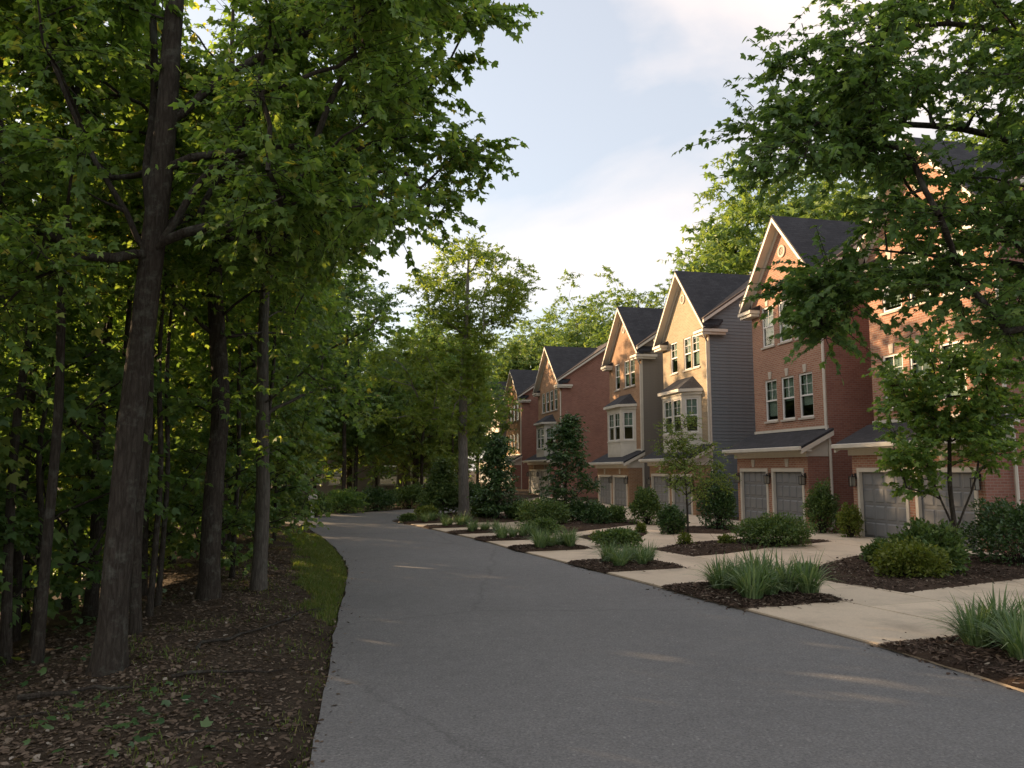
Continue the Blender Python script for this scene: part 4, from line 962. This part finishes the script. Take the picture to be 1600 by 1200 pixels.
for i, (x, y, s) in enumerate([(-6.3, 9.9, 1.0), (-5.9, 11.6, .9), (-5.4, 12.0, .7), (-6.6, 14.1, 1.0), (-5.5, 15.4, .8), (-7.3, 10.3, 1.1), (-8.3, 8.6, 1.1), (-5.2, 11.3, .75), (-5.3, 16.8, .85), (-6.0, 18.4, 1.0), (-7.8, 12.4, 1.2), (-6.4, 8.2, .9), (-9.2, 11.8, 1.2), (-7.2, 15.2, 1.0)]):
    place(tP, (x, y, gz(x, y) - 0.1), random.uniform(0, 6.28), s, PL)
us = [(-5.6, 14.8, .7), (-6.0, 19.0, .9), (-6.8, 22.3, .95), (-7.9, 24.0, 1.0), (-9.4, 27.5, 1.05), (-10.4, 30.2, 1.0), (-8.6, 14.0, 1.0), (-9.8, 17.5, 1.1), (-9.6, 13.4, 1.1), (-10.8, 11.4, 1.15), (-12.2, 14.0, 1.2), (-12.4, 17.6, 1.2), (-8.2, 9.6, .9), (-7.2, 7.2, .7), (-9.6, 8.0, 1.05), (-11.5, 11.0, 1.2), (-7.6, 16.0, .95), (-12.5, 14.5, 1.2), (-10.6, 20.0, 1.1), (-12.4, 25.5, 1.2), (-14.2, 33.0, 1.2), (-12.2, 30.0, 1.1), (-16.5, 25, 1.3), (-9.8, 23.6, 1.0), (-8.8, 18.8, 1.0), (-11.2, 16.0, 1.1)]  # some deeper saplings added to thin the sun patches on the road
for i, (x, y, s) in enumerate(us): place((tU, tU2, tU)[i % 3], (x, y, gz(x, y) - 0.05), random.uniform(0, 6.28), s, UL)

for q, (x, y) in enumerate(((-10.9, 41.3), (-13.4, 42.6), (-12.2, 44.4), (-15.8, 45.4), (-18.2, 43.6), (-20.8, 44.8), (-9.6, 44.0), (-12.3, 31.9), (-14.6, 33.0), (-17.0, 34.0), (-10.6, 31.6))):  # added trees, crowns set high to keep sun off the nearer townhouses
    HL = 'added high-crowned sun-blocking tree left of the bend'
    if q in (0, 7):
        hc = wood_tree((x, y), 14.4 if q < 7 else 15.0, 0.13, 2.5, 8.6 if q < 7 else 6.5, 46, 300 + q, HL, mat=M_leafB, leaf=0.24, ntw=12, nlf=9, rad=0.9, kind='spray', group='added sun-blocking trees left of the bend')
    else: place(hc, (x, y, gz(x, y) - 0.1), q * 1.3, 1.0, HL)
# --- trees past the bend
tM = make_tree('tree', 'tall airy tree with pale grey trunk at the road bend', [(-2.17, 35.2, -0.05), (-2.2, 35.2, 1.5), (-2.25, 35.2, 4), (-2.2, 35.2, 7), (-2.1, 35.2, 10), (-2.0, 35.2, 13)], [0.26, 0.22, 0.19, 0.14, 0.08, 0.03],
               np.concatenate([ellipsoid_targets(np.random.default_rng(51), (-1.8, 35.2, 10.6), (3.4, 3.2, 3.2), 84, 0.3, 0.45), ellipsoid_targets(np.random.default_rng(52), (-3.0, 34.6, 6.4), (2.9, 2.4, 3.3), 74, 0.3, 0.45)]), 0.72, 0.20, 13, 9, M_leafM, M_barkG, 53, 'spray', fork=2.2, twigs=False)
fT = []
for q, (sd, mt) in enumerate(((61, M_leafD), (62, M_leafB), (63, M_leafD))):
    r_ = np.random.default_rng(sd); h = 20.0
    tg = ellipsoid_targets(r_, (0, 0, 12.5), (5.2, 5.2, 7.4), 120, 0.35, 0.45)
    fT.append(make_tree('tree', 'far tree', [(0, 0, -0.3), (0.1, 0, 4), (0, 0.1, 9), (0.1, 0, 14), (0, 0, 18.5)], [0.42, 0.34, 0.26, 0.15, 0.05], tg, 1.45, 0.42, 11, 9, mt, M_bark, sd, 'spray', fork=3.0, twigs=False, group='tall trees behind the houses', nside=8, flare=1.3))
B1 = 'sunlit broad crowned tree rising behind the townhouse roofs'
bgs = [(22, 62, 1.45, 0), (25.5, 67, 1.3, 2), (28, 56, 1.35, 2), (27, 80, 1.3, 2), (12.4, 74, 0.98, 0), (15.4, 84, 1.08, 2), (9.6, 92, 1.08, 0), (5.6, 98, 1.05, 2), (12.6, 94, 1.12, 2), (7.4, 86, 0.98, 0), (2.6, 100, 1.0, 0), (3.6, 112, 1.0, 0), (0, 116, 0.95, 2), (-3, 100, 0.95, 0), (33, 48, 1.3, 0), (26, 72, 1.4, 0)]
for i, (x, y, s, k) in enumerate(bgs):
    px = 800 + x / y * 1200; q = min(range(6), key=lambda j: abs((1450, 1215, 1060, 967, 852, 795)[j] - px))
    lb = 'sunlit tree crown rising behind the %s townhouse from the camera%s' % (('first', 'second', 'third', 'fourth', 'fifth', 'sixth')[q], '' if y < 70 else ', farther back')
    place(fT[k], (x, y, gz(x, y)), random.uniform(0, 6.28), s, lb, first=(i < 2 and k in (0, 2) and fT[k].location.length < 0.5))
B2 = 'green tree among those standing straight beyond the road bend'
def b2(x, y):
    px = 800 + x / y * 1200
    return B2 if px > 640 else 'green tree among those closing the view left of the bend' if px > 400 else 'tree far back in the wood behind the left trunks'
mids = [(-6.5, 52, .60, 1), (-5.0, 56, .62, 0), (-10.5, 50, .56, 1), (-14, 46, .58, 0), (-18, 43, .60, 1), (-5.2, 66, .62, 2), (-6, 68, .62, 1), (-13, 70, .68, 1), (-20, 58, .72, 1), (-26, 50, .72, 0), (-24, 38, .62, 1), (-30, 66, .9, 1), (-20, 80, .9, 2), (-9, 84, .9, 1)]
for i, (x, y, s, k) in enumerate(mids):
    o = place(fT[k], (x, y, gz(x, y)), random.uniform(0, 6.28), s, b2(x, y), first=(i == 0)); o['group'] = 'backdrop trees beyond the bend'

# lower, bushy-crowned trees that close the view beyond the bend
r_ = np.random.default_rng(64)
tL = make_tree('tree', B2, [(-9.2, 45.5, -0.1), (-9.2, 45.5, 3), (-9.1, 45.4, 6), (-9.2, 45.5, 9.5)], [0.14, 0.11, 0.08, 0.03], ellipsoid_targets(r_, (-9.2, 45.5, 5.9), (2.7, 2.7, 5.0), 80, 0.3, 0.35), 0.95, 0.26, 11, 9, M_leafB, M_bark, 65, 'spray', fork=0.8, twigs=False, group='backdrop trees beyond the bend', nside=8)
tL2 = make_tree('tree', B2, [(-5.6, 48, -0.1), (-5.6, 48, 3), (-5.5, 48, 6), (-5.6, 48, 9.0)], [0.12, 0.10, 0.07, 0.03], ellipsoid_targets(r_, (-5.6, 48, 6.0), (2.4, 2.4, 4.6), 70, 0.3, 0.4), 0.9, 0.24, 10, 9, M_leafC, M_bark, 66, 'spray', fork=0.8, twigs=False, group='backdrop trees beyond the bend', nside=8)
for i, (x, y, s) in enumerate([(-12.2, 43.5, 1.1), (-15.5, 41.8, 1.1), (-18.5, 41.5, 1.15), (-22, 42, 1.15), (-12.5, 49, 1.1), (-17, 50, 1.15), (-7.5, 54, 1.0), (-4.0, 52, 0.85), (-4.2, 60, 1.1), (-5, 62, 1.05), (-10, 57, 1.05), (-6.5, 72, 1.2), (-3.4, 76, 1.3), (-22, 52, 1.3), (-9.6, 26.2, 0.9), (-10.6, 28.9, 0.95), (-8.7, 23.2, 0.85), (-15.6, 44.0, 1.1), (-8, 74, 1.4), (-14, 64, 1.4)]):  # three by the left verge added to keep low sun off the nearest house
    place((tL, tL2, tL)[i % 3], (x, y, gz(x, y) - 0.1), random.uniform(0, 6.28), s, b2(x, y))
for i, (x, y, s) in enumerate([(-40, 14, .9), (-42, 24, .95), (-44, 34, 1.0), (-38, 6, .9), (-46, 44, 1.1), (-36, 30, .8), (-40, 0, .9), (-39, 19, .8)]):
    o = place((tL, tL2)[i % 2], (x, y, gz(x, y) - 0.1), random.uniform(0, 6.28), s, 'far edge of the wood glimpsed between the left trunks'); o['group'] = 'far edge of the wood'

# ------------------------------------------------------------------ planted trees in front of the houses
def pt(px, py): x, y = gnd(px, py); return x, y
x, y = pt(1075, 852)
make_tree('sapling', 'slim light green sapling on a mulch bed before the tan brick house', [(x, y, 0.05), (x + 0.01, y, 0.8), (x - 0.02, y, 1.7), (x - 0.06, y, 2.6), (x - 0.12, y, 3.5)], [0.032, 0.028, 0.022, 0.014, 0.006],
          np.concatenate([ellipsoid_targets(np.random.default_rng(71), (x + 0.1, y, 2.1), (1.05, 0.9, 1.05), 52, 0.2, 0.3), ellipsoid_targets(np.random.default_rng(72), (x - 0.15, y, 3.1), (0.6, 0.6, 0.7), 22, 0.2, 0.3)]), 0.34, 0.065, 10, 10, M_leafC, M_bark, 73, 'oval', fork=0.9, flare=1.2, nside=8, r_tw=0.004)
x, y = pt(1495, 893)
make_tree('ornamental_tree', 'small broad-leaved tree with forked thin stems in the nearest mulch bed', [(x, y, 0.05), (x + 0.02, y, 0.8), (x - 0.03, y, 1.7), (x + 0.02, y, 2.7), (x + 0.1, y, 4.2)], [0.06, 0.05, 0.042, 0.03, 0.01],
          np.concatenate([ellipsoid_targets(np.random.default_rng(74), (x + 0.15, y, 3.5), (1.45, 1.2, 1.5), 66, 0.2, 0.3), sample_px([(1385, 640), (1420, 560), (1500, 520), (1600, 520), (1600, 720), (1480, 740), (1400, 720)], y - 0.9, y + 0.5, 32, 75), sample_px([(1395, 690), (1450, 700), (1450, 770), (1400, 765)], y - 0.6, y + 0.2, 14, 76)]), 0.42, 0.105, 12, 10, M_leafA, M_bark, 77, 'maple', fork=0.7, flare=1.3, nside=10, r_tw=0.005,
          limbs=[[(x, y, 0.75), (x + 0.25, y, 1.3), (x + 0.55, y, 2.0), (x + 0.7, y, 2.9)], [(x, y, 0.9), (x - 0.3, y - 0.1, 1.5), (x - 0.55, y - 0.1, 2.2)]])
def cone_tree(px, py, top, rad, label, seed, mat=M_leafE, lean=0.0):
    x, y = pt(px, py); h = EYE + (735 - top) / 1200 * y; r_ = np.random.default_rng(seed); tg = []
    for _ in range(130):
        f = r_.random() ** 1.2; rr = rad * (1 - f) ** 0.75 * r_.uniform(0.3, 1.0) + 0.05; a = r_.random() * 6.28
        tg.append((x + lean * f + rr * math.cos(a), y + rr * math.sin(a), 0.35 + f * (h - 0.5)))
    return make_tree('conical_tree', label, [(x, y, 0.0), (x, y, h * 0.3), (x + lean * 0.5, y, h * 0.6), (x + lean, y, h * 0.96)], [0.07, 0.055, 0.035, 0.01], tg, 0.36, 0.13, 10, 8, mat, M_bark, seed, 'oval', fork=0.3, twigs=False, nside=8, flare=1.2, r_tw=0.005)
cone_tree(884, 816, 640, 1.5, 'dark conical evergreen in front of the red brick wall', 81, M_leafE, 0.15)
cone_tree(777, 813, 680, 1.0, 'narrow dark evergreen beside the tall pale trunk', 82)
cone_tree(692, 806, 716, 0.95, 'leafy green young tree at the mouth of the bend', 83, M_leafS)

# ------------------------------------------------------------------ shrubs
SH = {}
def shrub(px, py, w, h, mat, label, leaf=0.06, n=2600, seed=0, name='shrub', blocky=0.0, kind='oval', group='shrubs in the front gardens', depth=0.9):
    n = int(n * 2.0); leaf *= 1.1; w *= 0.93; h *= 0.9; r_ = np.random.default_rng(seed + 500); x, y = pt(px, py); W = w / 1200 * y; H = h / 1200 * y; y += W * 0.35; x = (px - 800) / 1200 * y
    k = r_.normal(0, 1, (5, 3)); nb = 9
    d = unit(r_.normal(0, 1, (n, 3))); d[:, 2] = np.abs(d[:, 2]) * r_.choice([1, 1, 1, -0.5], n); d = unit(d)
    lump = 1 + 0.22 * np.sin(4 * d @ k[0] + k[1, 0]) * np.cos(3.1 * d @ k[2]) + 0.15 * np.sin(9 * d @ k[3]) * np.cos(8 * d @ k[4]) + 0.10 * np.sin(17 * d @ k[1]) + (r_.random(n) < 0.03) * 0.18
    rr = (r_.random(n) ** 0.28) * lump
    if blocky: d = d * (1 + blocky * (1 / np.abs(d).max(1)[:, None] - 1))
    P = d * rr[:, None] * np.array([W / 2, W / 2 * depth, H * 0.60]) + np.array([0, 0, H * 0.42]); P = P[P[:, 2] > 0.03]; m_ = len(P); dd = unit(P - np.array([0, 0, H * 0.25]))
    A = unit(dd + r_.normal(0, 0.6, (m_, 3))); Nn = unit(dd * 0.7 + np.array([0, 0, 0.6]) + r_.normal(0, 0.5, (m_, 3)))
    V, fs = leaf_arrays(P, A, Nn, leaf * r_.uniform(0.6, 1.3, m_), kind)
    e = empty(name, (x, y, gz(x, y) + 0.06)); put(e, label, 'shrub', group)
    link('foliage', np_mesh('foliage', V, fs), e, mat)
    q = min(60, m_); ti = P[r_.choice(m_, q)] * 0.85; b0 = np.column_stack([r_.normal(0, 0.04, (q, 2)), np.full(q, -0.08)])
    tv, tf = tubes((b0, ti, np.full(q, 0.012), np.full(q, 0.004)), 4); link('stems', np_mesh('stems', tv, [tf]), e, M_bark)['kind'] = 'stuff'
    return e
shrub(1440, 905, 125, 88, M_leafS, 'dark rounded shrub at the left of the slender ornamental tree', 0.085, 3400, 1)
shrub(1408, 912, 105, 62, M_leafY, 'yellow-green low shrub in front of the nearest garage bed', 0.07, 2600, 2)
shrub(1366, 888, 52, 42, M_leafS, 'small dark shrub at the driveway corner of the nearest bed', 0.065, 1300, 3)
shrub(1580, 893, 150, 112, M_leafE, 'tall dark clipped hedge at the right edge of the picture', 0.07, 5200, 4, 'hedge', 0.6)
shrub(1250, 902, 32, 20, M_leafS, 'tiny leafy sprout at the tip of the nearest garage bed', 0.06, 260, 5)
shrub(1202, 858, 116, 52, M_leafS, 'wide rounded boxwood in front of the twin garage doors', 0.07, 4200, 6)
shrub(1278, 836, 50, 84, M_leafS, 'upright grey-green shrub between the two red brick garages', 0.08, 2200, 7)
shrub(1320, 842, 36, 54, M_leafY, 'small yellowing shrub at the corner of the nearest garage', 0.075, 1100, 8)
shrub(1118, 832, 58, 92, M_leafE, 'dark evergreen shrub against the charcoal siding', 0.09, 2600, 9)
shrub(1046, 837, 44, 46, M_leafE, 'dark shrub before the garage of the tan brick house', 0.08, 1800, 10)
shrub(1008, 822, 50, 60, M_leafS, 'bright green bush between the two bay window houses', 0.09, 2000, 11)
shrub(999, 836, 15, 19, M_leafY, 'little yellow-green ball shrub on the driveway edge', 0.05, 500, 12)
shrub(962, 859, 74, 32, M_leafS, 'low leafy shrub with loose stems on its own small bed', 0.075, 1900, 13)
shrub(850, 824, 84, 42, M_leafS, 'broad clipped hedge left of the conical evergreen', 0.085, 3000, 14, 'hedge', 0.3)
shrub(905, 818, 44, 36, M_leafE, 'dark clipped ball right of the conical evergreen', 0.08, 1600, 15)
shrub(932, 823, 42, 36, M_leafE, 'dark rounded hedge before the fourth garage, left one', 0.08, 1600, 16)
shrub(958, 821, 36, 32, M_leafS, 'dark rounded hedge before the fourth garage, right one', 0.08, 1400, 17)
shrub(846, 839, 56, 27, M_leafS, 'low spreading shrub by the sidewalk below the broad hedge', 0.08, 1400, 18)
shrub(812, 815, 40, 32, M_leafS, 'rounded shrub between the two conical evergreens', 0.09, 1400, 19)
shrub(755, 812, 34, 28, M_leafS, 'small rounded shrub right of the tall pale trunk', 0.09, 1100, 20)
shrub(668, 815, 36, 24, M_leafY, 'pale green shrub at the inside of the bend', 0.09, 1100, 21)
shrub(640, 818, 26, 16, M_leafS, 'low green tuft at the tip of the bend', 0.07, 700, 22)
shrub(1130, 856, 26, 20, M_leafY, 'sparse seedling near the foot of the sapling', 0.07, 200, 23)
shrub(1065, 856, 22, 22, M_leafY, 'sparse seedling just left of the sapling stem', 0.07, 180, 24)
shrub(930, 846, 18, 16, M_leafY, 'tiny weed at the end of the small bed', 0.06, 130, 25)
for i, (px, py, w, h) in enumerate([(492, 808, 60, 36), (540, 803, 66, 38), (590, 799, 60, 36), (640, 794, 60, 36), (690, 792, 56, 36), (735, 792, 50, 40), (450, 812, 60, 50)]):
    shrub(px, py, w, h, (M_leafS, M_leafB, M_leafE)[i % 3], 'low bush in the planting strip across the far side of the bend', 0.12, 1700, 30 + i, group='bushes on the far side of the bend')

# ------------------------------------------------------------------ strappy clumps in the verge beds
def clump_mesh(seed, nb=120, h=0.70):
    r_ = np.random.default_rng(seed); ns = 4; V = []; Fc = []
    for b in range(nb):
        a = r_.random() * 6.28; r0 = 0.17 * math.sqrt(r_.random()); ln = h * r_.uniform(0.65, 1.25); out = r_.uniform(0.2, 1.05); w = r_.uniform(0.007, 0.015)
        base = np.array([r0 * math.cos(a), r0 * math.sin(a), 0]); d = np.array([math.cos(a + r_.normal(0, 0.4)), math.sin(a + r_.normal(0, 0.4)), 0]); sd = np.array([-d[1], d[0], 0]); k0 = len(V)
        for j in range(ns + 1):
            t = j / ns; p = base + d * (ln * out * t ** 1.5) + np.array([0, 0, ln * (t * (1.05 - 0.25 * out) - 0.55 * out * t ** 2.6)]); ww = w * (1 - t ** 2.5) + 0.001
            V.append(p - sd * ww); V.append(p + sd * ww)
            if j: Fc.append([k0 + 2 * j - 2, k0 + 2 * j - 1, k0 + 2 * j + 1, k0 + 2 * j])
    return np_mesh('strap_leaf_clump', np.array(V), [np.array(Fc)])
CLM = [clump_mesh(90 + i) for i in range(4)]
for me in CLM: me.materials.append(M_blade)
cl_lab = ['grey-green strappy clump in the roadside bed nearest the camera', 'strappy clump in the widest roadside bed beside the driveway apron', 'strappy clump in the second roadside wedge beyond the apron', 'strappy clump in the third roadside wedge beyond the apron',
          'strappy clump in the fourth roadside wedge beyond the apron', 'strappy clump in the fifth roadside wedge beyond the apron', 'strappy clump in the sixth roadside wedge beyond the apron', 'strappy clump in the last roadside wedge at the bend']
r_ = np.random.default_rng(99)
for i, (a, b) in enumerate(vb_arc):
    if i == 0: pos = [(arc_of_y(y), o) for y, o in ((9.1, 1.0), (9.2, 1.5), (8.85, 1.25), (8.6, 1.65), (8.5, 1.0), (8.2, 1.4), (8.85, 0.75), (9.25, 1.25), (7.9, 1.1), (7.8, 1.6), (9.0, 1.75), (8.25, 0.7))]
    else:
        nn = [0, 14, 10, 7, 6, 5, 4, 3][i]; pos = [(a + (b - a) * (0.2 + 0.65 * ((k_ * 0.618) % 1)), 0.45 + 1.25 * (k_ + 0.5) / nn) for k_ in range(nn)]
    for k, (aa, oo) in enumerate(pos):
        p = edge(aa, oo); o = link('strap_leaf_plant', CLM[k % 4], None); o.location = (p[0], p[1], 0.10); o.rotation_euler = (0, 0, r_.random() * 6.28); s_ = r_.uniform(0.7, 1.2) * (0.78, 0.92, 0.75, 0.7, 0.65, 0.65, 0.65, 0.65)[i]; o.scale = (s_, s_, s_)
        put(o, cl_lab[i], 'plant', 'strappy plants in bed %s' % ['one', 'two', 'three', 'four', 'five', 'six', 'seven', 'eight'][i])

# ------------------------------------------------------------------ left verge: grass, leaf litter, sticks, ground cover
def verge_points(n, y0, y1, w0, w1, seed, power=1.0):
    r_ = np.random.default_rng(seed); y = y0 + (y1 - y0) * r_.random(n) ** power; w = w0 + (w1 - w0) * r_.random(n); x = road_left_x(y) - w; return np.stack([x, y], 1), w, r_
def blades(name, label, pts, r_, hmin, hmax, mat):
    n = len(pts); z = ground_z(pts[:, 0], pts[:, 1]) - 0.005; h = r_.uniform(hmin, hmax, n); a = r_.random(n) * 6.28; w = 0.004 + 0.004 * r_.random(n); ln = r_.normal(0, 0.4, (n, 2)) * h[:, None]
    b = np.column_stack([pts, z]); sd = np.stack([np.cos(a), np.sin(a), np.zeros(n)], 1) * w[:, None]; mid = b + np.column_stack([ln * 0.35, h * 0.6]); tip = b + np.column_stack([ln, h])
    V = np.stack([b - sd, b + sd, mid + sd * 0.8, mid - sd * 0.8, tip], 1).reshape(-1, 3); k = np.arange(n)[:, None] * 5
    o = link(name, np_mesh(name, V, [k + np.array([[0, 1, 2, 3]]), k + np.array([[3, 2, 4]])]), None, mat); return put(o, label, 'grass', None, 'stuff')
p1, w, r_ = verge_points(60000, 11.0, 25.5, 0.03, 1.25, 111)
env = np.interp(p1[:, 1], [11, 12.5, 14.5, 18, 22, 25.5], [0.15, 0.45, 0.75, 1.0, 1.1, 0.9]) * (1 + 0.35 * hash_noise(p1[:, 0], p1[:, 1], 2.0) + 0.2 * hash_noise(p1[:, 0] + 5, p1[:, 1], 6.0)); gone = hash_noise(p1[:, 0] * 1.3, p1[:, 1] + 7, 2.7) + r_.normal(0, 0.2, len(p1)) > 0.55; p1 = p1[(w < env + r_.normal(0, 0.10, len(p1))) & ~gone]
blades('grass', 'bright green grass strip along the inside of the road curve', p1, r_, 0.025, 0.10, M_grass)
p2, w, r_ = verge_points(16000, 4.6, 26.0, 0.0, 2.6, 112); keep = (hash_noise(p2[:, 0], p2[:, 1], 1.6) + r_.normal(0, 0.25, len(p2)) > 0.35) | (w < 0.12 + 0.1 * r_.random(len(p2))); p2 = p2[keep]
blades('grass', 'sparse dull grass tufts scattered among the fallen leaves', p2, r_, 0.02, 0.06, M_grass)
p3, w, r_ = verge_points(46000, 4.4, 21.0, -0.35, 4.6, 113, 1.5); keep = r_.random(len(p3)) < np.interp(w, [-0.35, -0.1, 0, 0.5, 1.2, 3, 4.6], [0.0, 0.05, 0.3, 0.75, 1, 1, 0.8]); p3 = p3[keep]; w = w[keep]
lit = chips(None, p3, np.where(w < 0.06, 0.006, ground_z(p3[:, 0], p3[:, 1]) + 0.012), r_, 'leaf_litter', M_litter, 0.015, 0.07, 0.62, 0.4)
put(lit, 'brown fallen leaves and bark scraps covering the left verge', 'leaf litter', None, 'stuff')
p4, w, r_ = verge_points(2000, 4.6, 13.0, 0.5, 5.5, 114); keep = (hash_noise(p4[:, 0] + 3, p4[:, 1], 1.3) + r_.normal(0, 0.35, len(p4)) > 0.2) & ((w > 2.6) | (p4[:, 1] < 7.2)); p4 = p4[keep]; n = len(p4)
P = np.column_stack([p4, ground_z(p4[:, 0], p4[:, 1]) + r_.uniform(0.02, 0.16, n)]); A = np.column_stack([r_.normal(0, 1, (n, 2)), r_.uniform(-0.2, 0.5, n)]); Nn = np.column_stack([r_.normal(0, 0.4, (n, 2)), np.ones(n)])
V, fs = leaf_arrays(P, A, Nn, r_.uniform(0.04, 0.10, n), 'maple'); put(link('ground_cover', np_mesh('ground_cover', V, fs), None, M_leafE), 'low green creeping leaves at the foot of the maple', 'ground cover', None, 'stuff')
sticks = [((-3.3, 7.7), (-2.4, 8.4), 0.018, 'bare fallen branch lying beside the big maple roots'), ((-3.6, 8.9), (-3.1, 10.6), 0.022, 'long pale fallen branch pointing up the verge'), ((-2.6, 6.1), (-1.9, 6.5), 0.009, 'short twig lying low on the leaf litter near the road'),
          ((-4.3, 6.7), (-3.4, 6.9), 0.012, 'thin stick across the litter in the lower corner'), ((-3.2, 10.6), (-2.9, 12.3), 0.015, 'fallen stick below the second trunk'), ((-2.3, 9.0), (-2.7, 9.5), 0.008, 'broken twig on the bare litter mid verge'), ((-4.6, 7.4), (-3.5, 7.35), 0.03, 'mossy fallen limb just in front of the big maple')]
for i, (a, b, rr, lb) in enumerate(sticks):
    r_ = np.random.default_rng(200 + i); a = np.array(a); b = np.array(b); pts = []
    for t in np.linspace(0, 1, 7):
        q = a + (b - a) * t + r_.normal(0, 0.04, 2); pts.append((q[0], q[1], gz(*q) + rr + 0.012))
    mb = MB(); mb.tube(pts, [rr * (1 - 0.6 * t) for t in np.linspace(0, 1, 7)], 6)
    q = Vector(pts[3]); d2 = Vector((pts[6][0] - pts[0][0], pts[6][1] - pts[0][1], 0)).normalized(); sd = Vector((-d2.y, d2.x, 0)) * (1 if i % 2 else -1)
    mb.tube([q, q + (d2 + sd * 0.7) * 0.14 + Vector((0, 0, 0.02)), q + (d2 + sd) * 0.28 + Vector((0, 0, 0.015))], [rr * 0.6, rr * 0.4, rr * 0.2], 5)
    put(mb.build('fallen_branch', M_bark), lb, 'branch', 'fallen branches on the left verge')
# pale post box seen at the far end of the left verge
x, y = gnd(488, 812); pb = empty('post_box', (x, y, 0)); put(pb, 'small pale box on a post at the far end of the left verge', 'post box')
MB().box(-0.06, 0.06, -0.06, 0.06, -0.1, 0.75).build('post', M_white, pb)
m = MB(); n = 10; prof = [(-0.12, 0.76), (0.12, 0.76), (0.12, 0.95)] + [(0.12 * math.cos(math.pi * k / n), 0.95 + 0.12 * math.sin(math.pi * k / n)) for k in range(1, n)] + [(-0.12, 0.95)]
m.prism(prof, 'y', -0.30, 0.28); m.build('box', M_cream, pb)
MB().prism([(p[0] * 0.94, 0.76 + (p[1] - 0.76) * 0.96 + 0.004) for p in prof], 'y', -0.315, -0.302).build('door', M_white, pb)
print('LEAF TRIS', LEAVES)
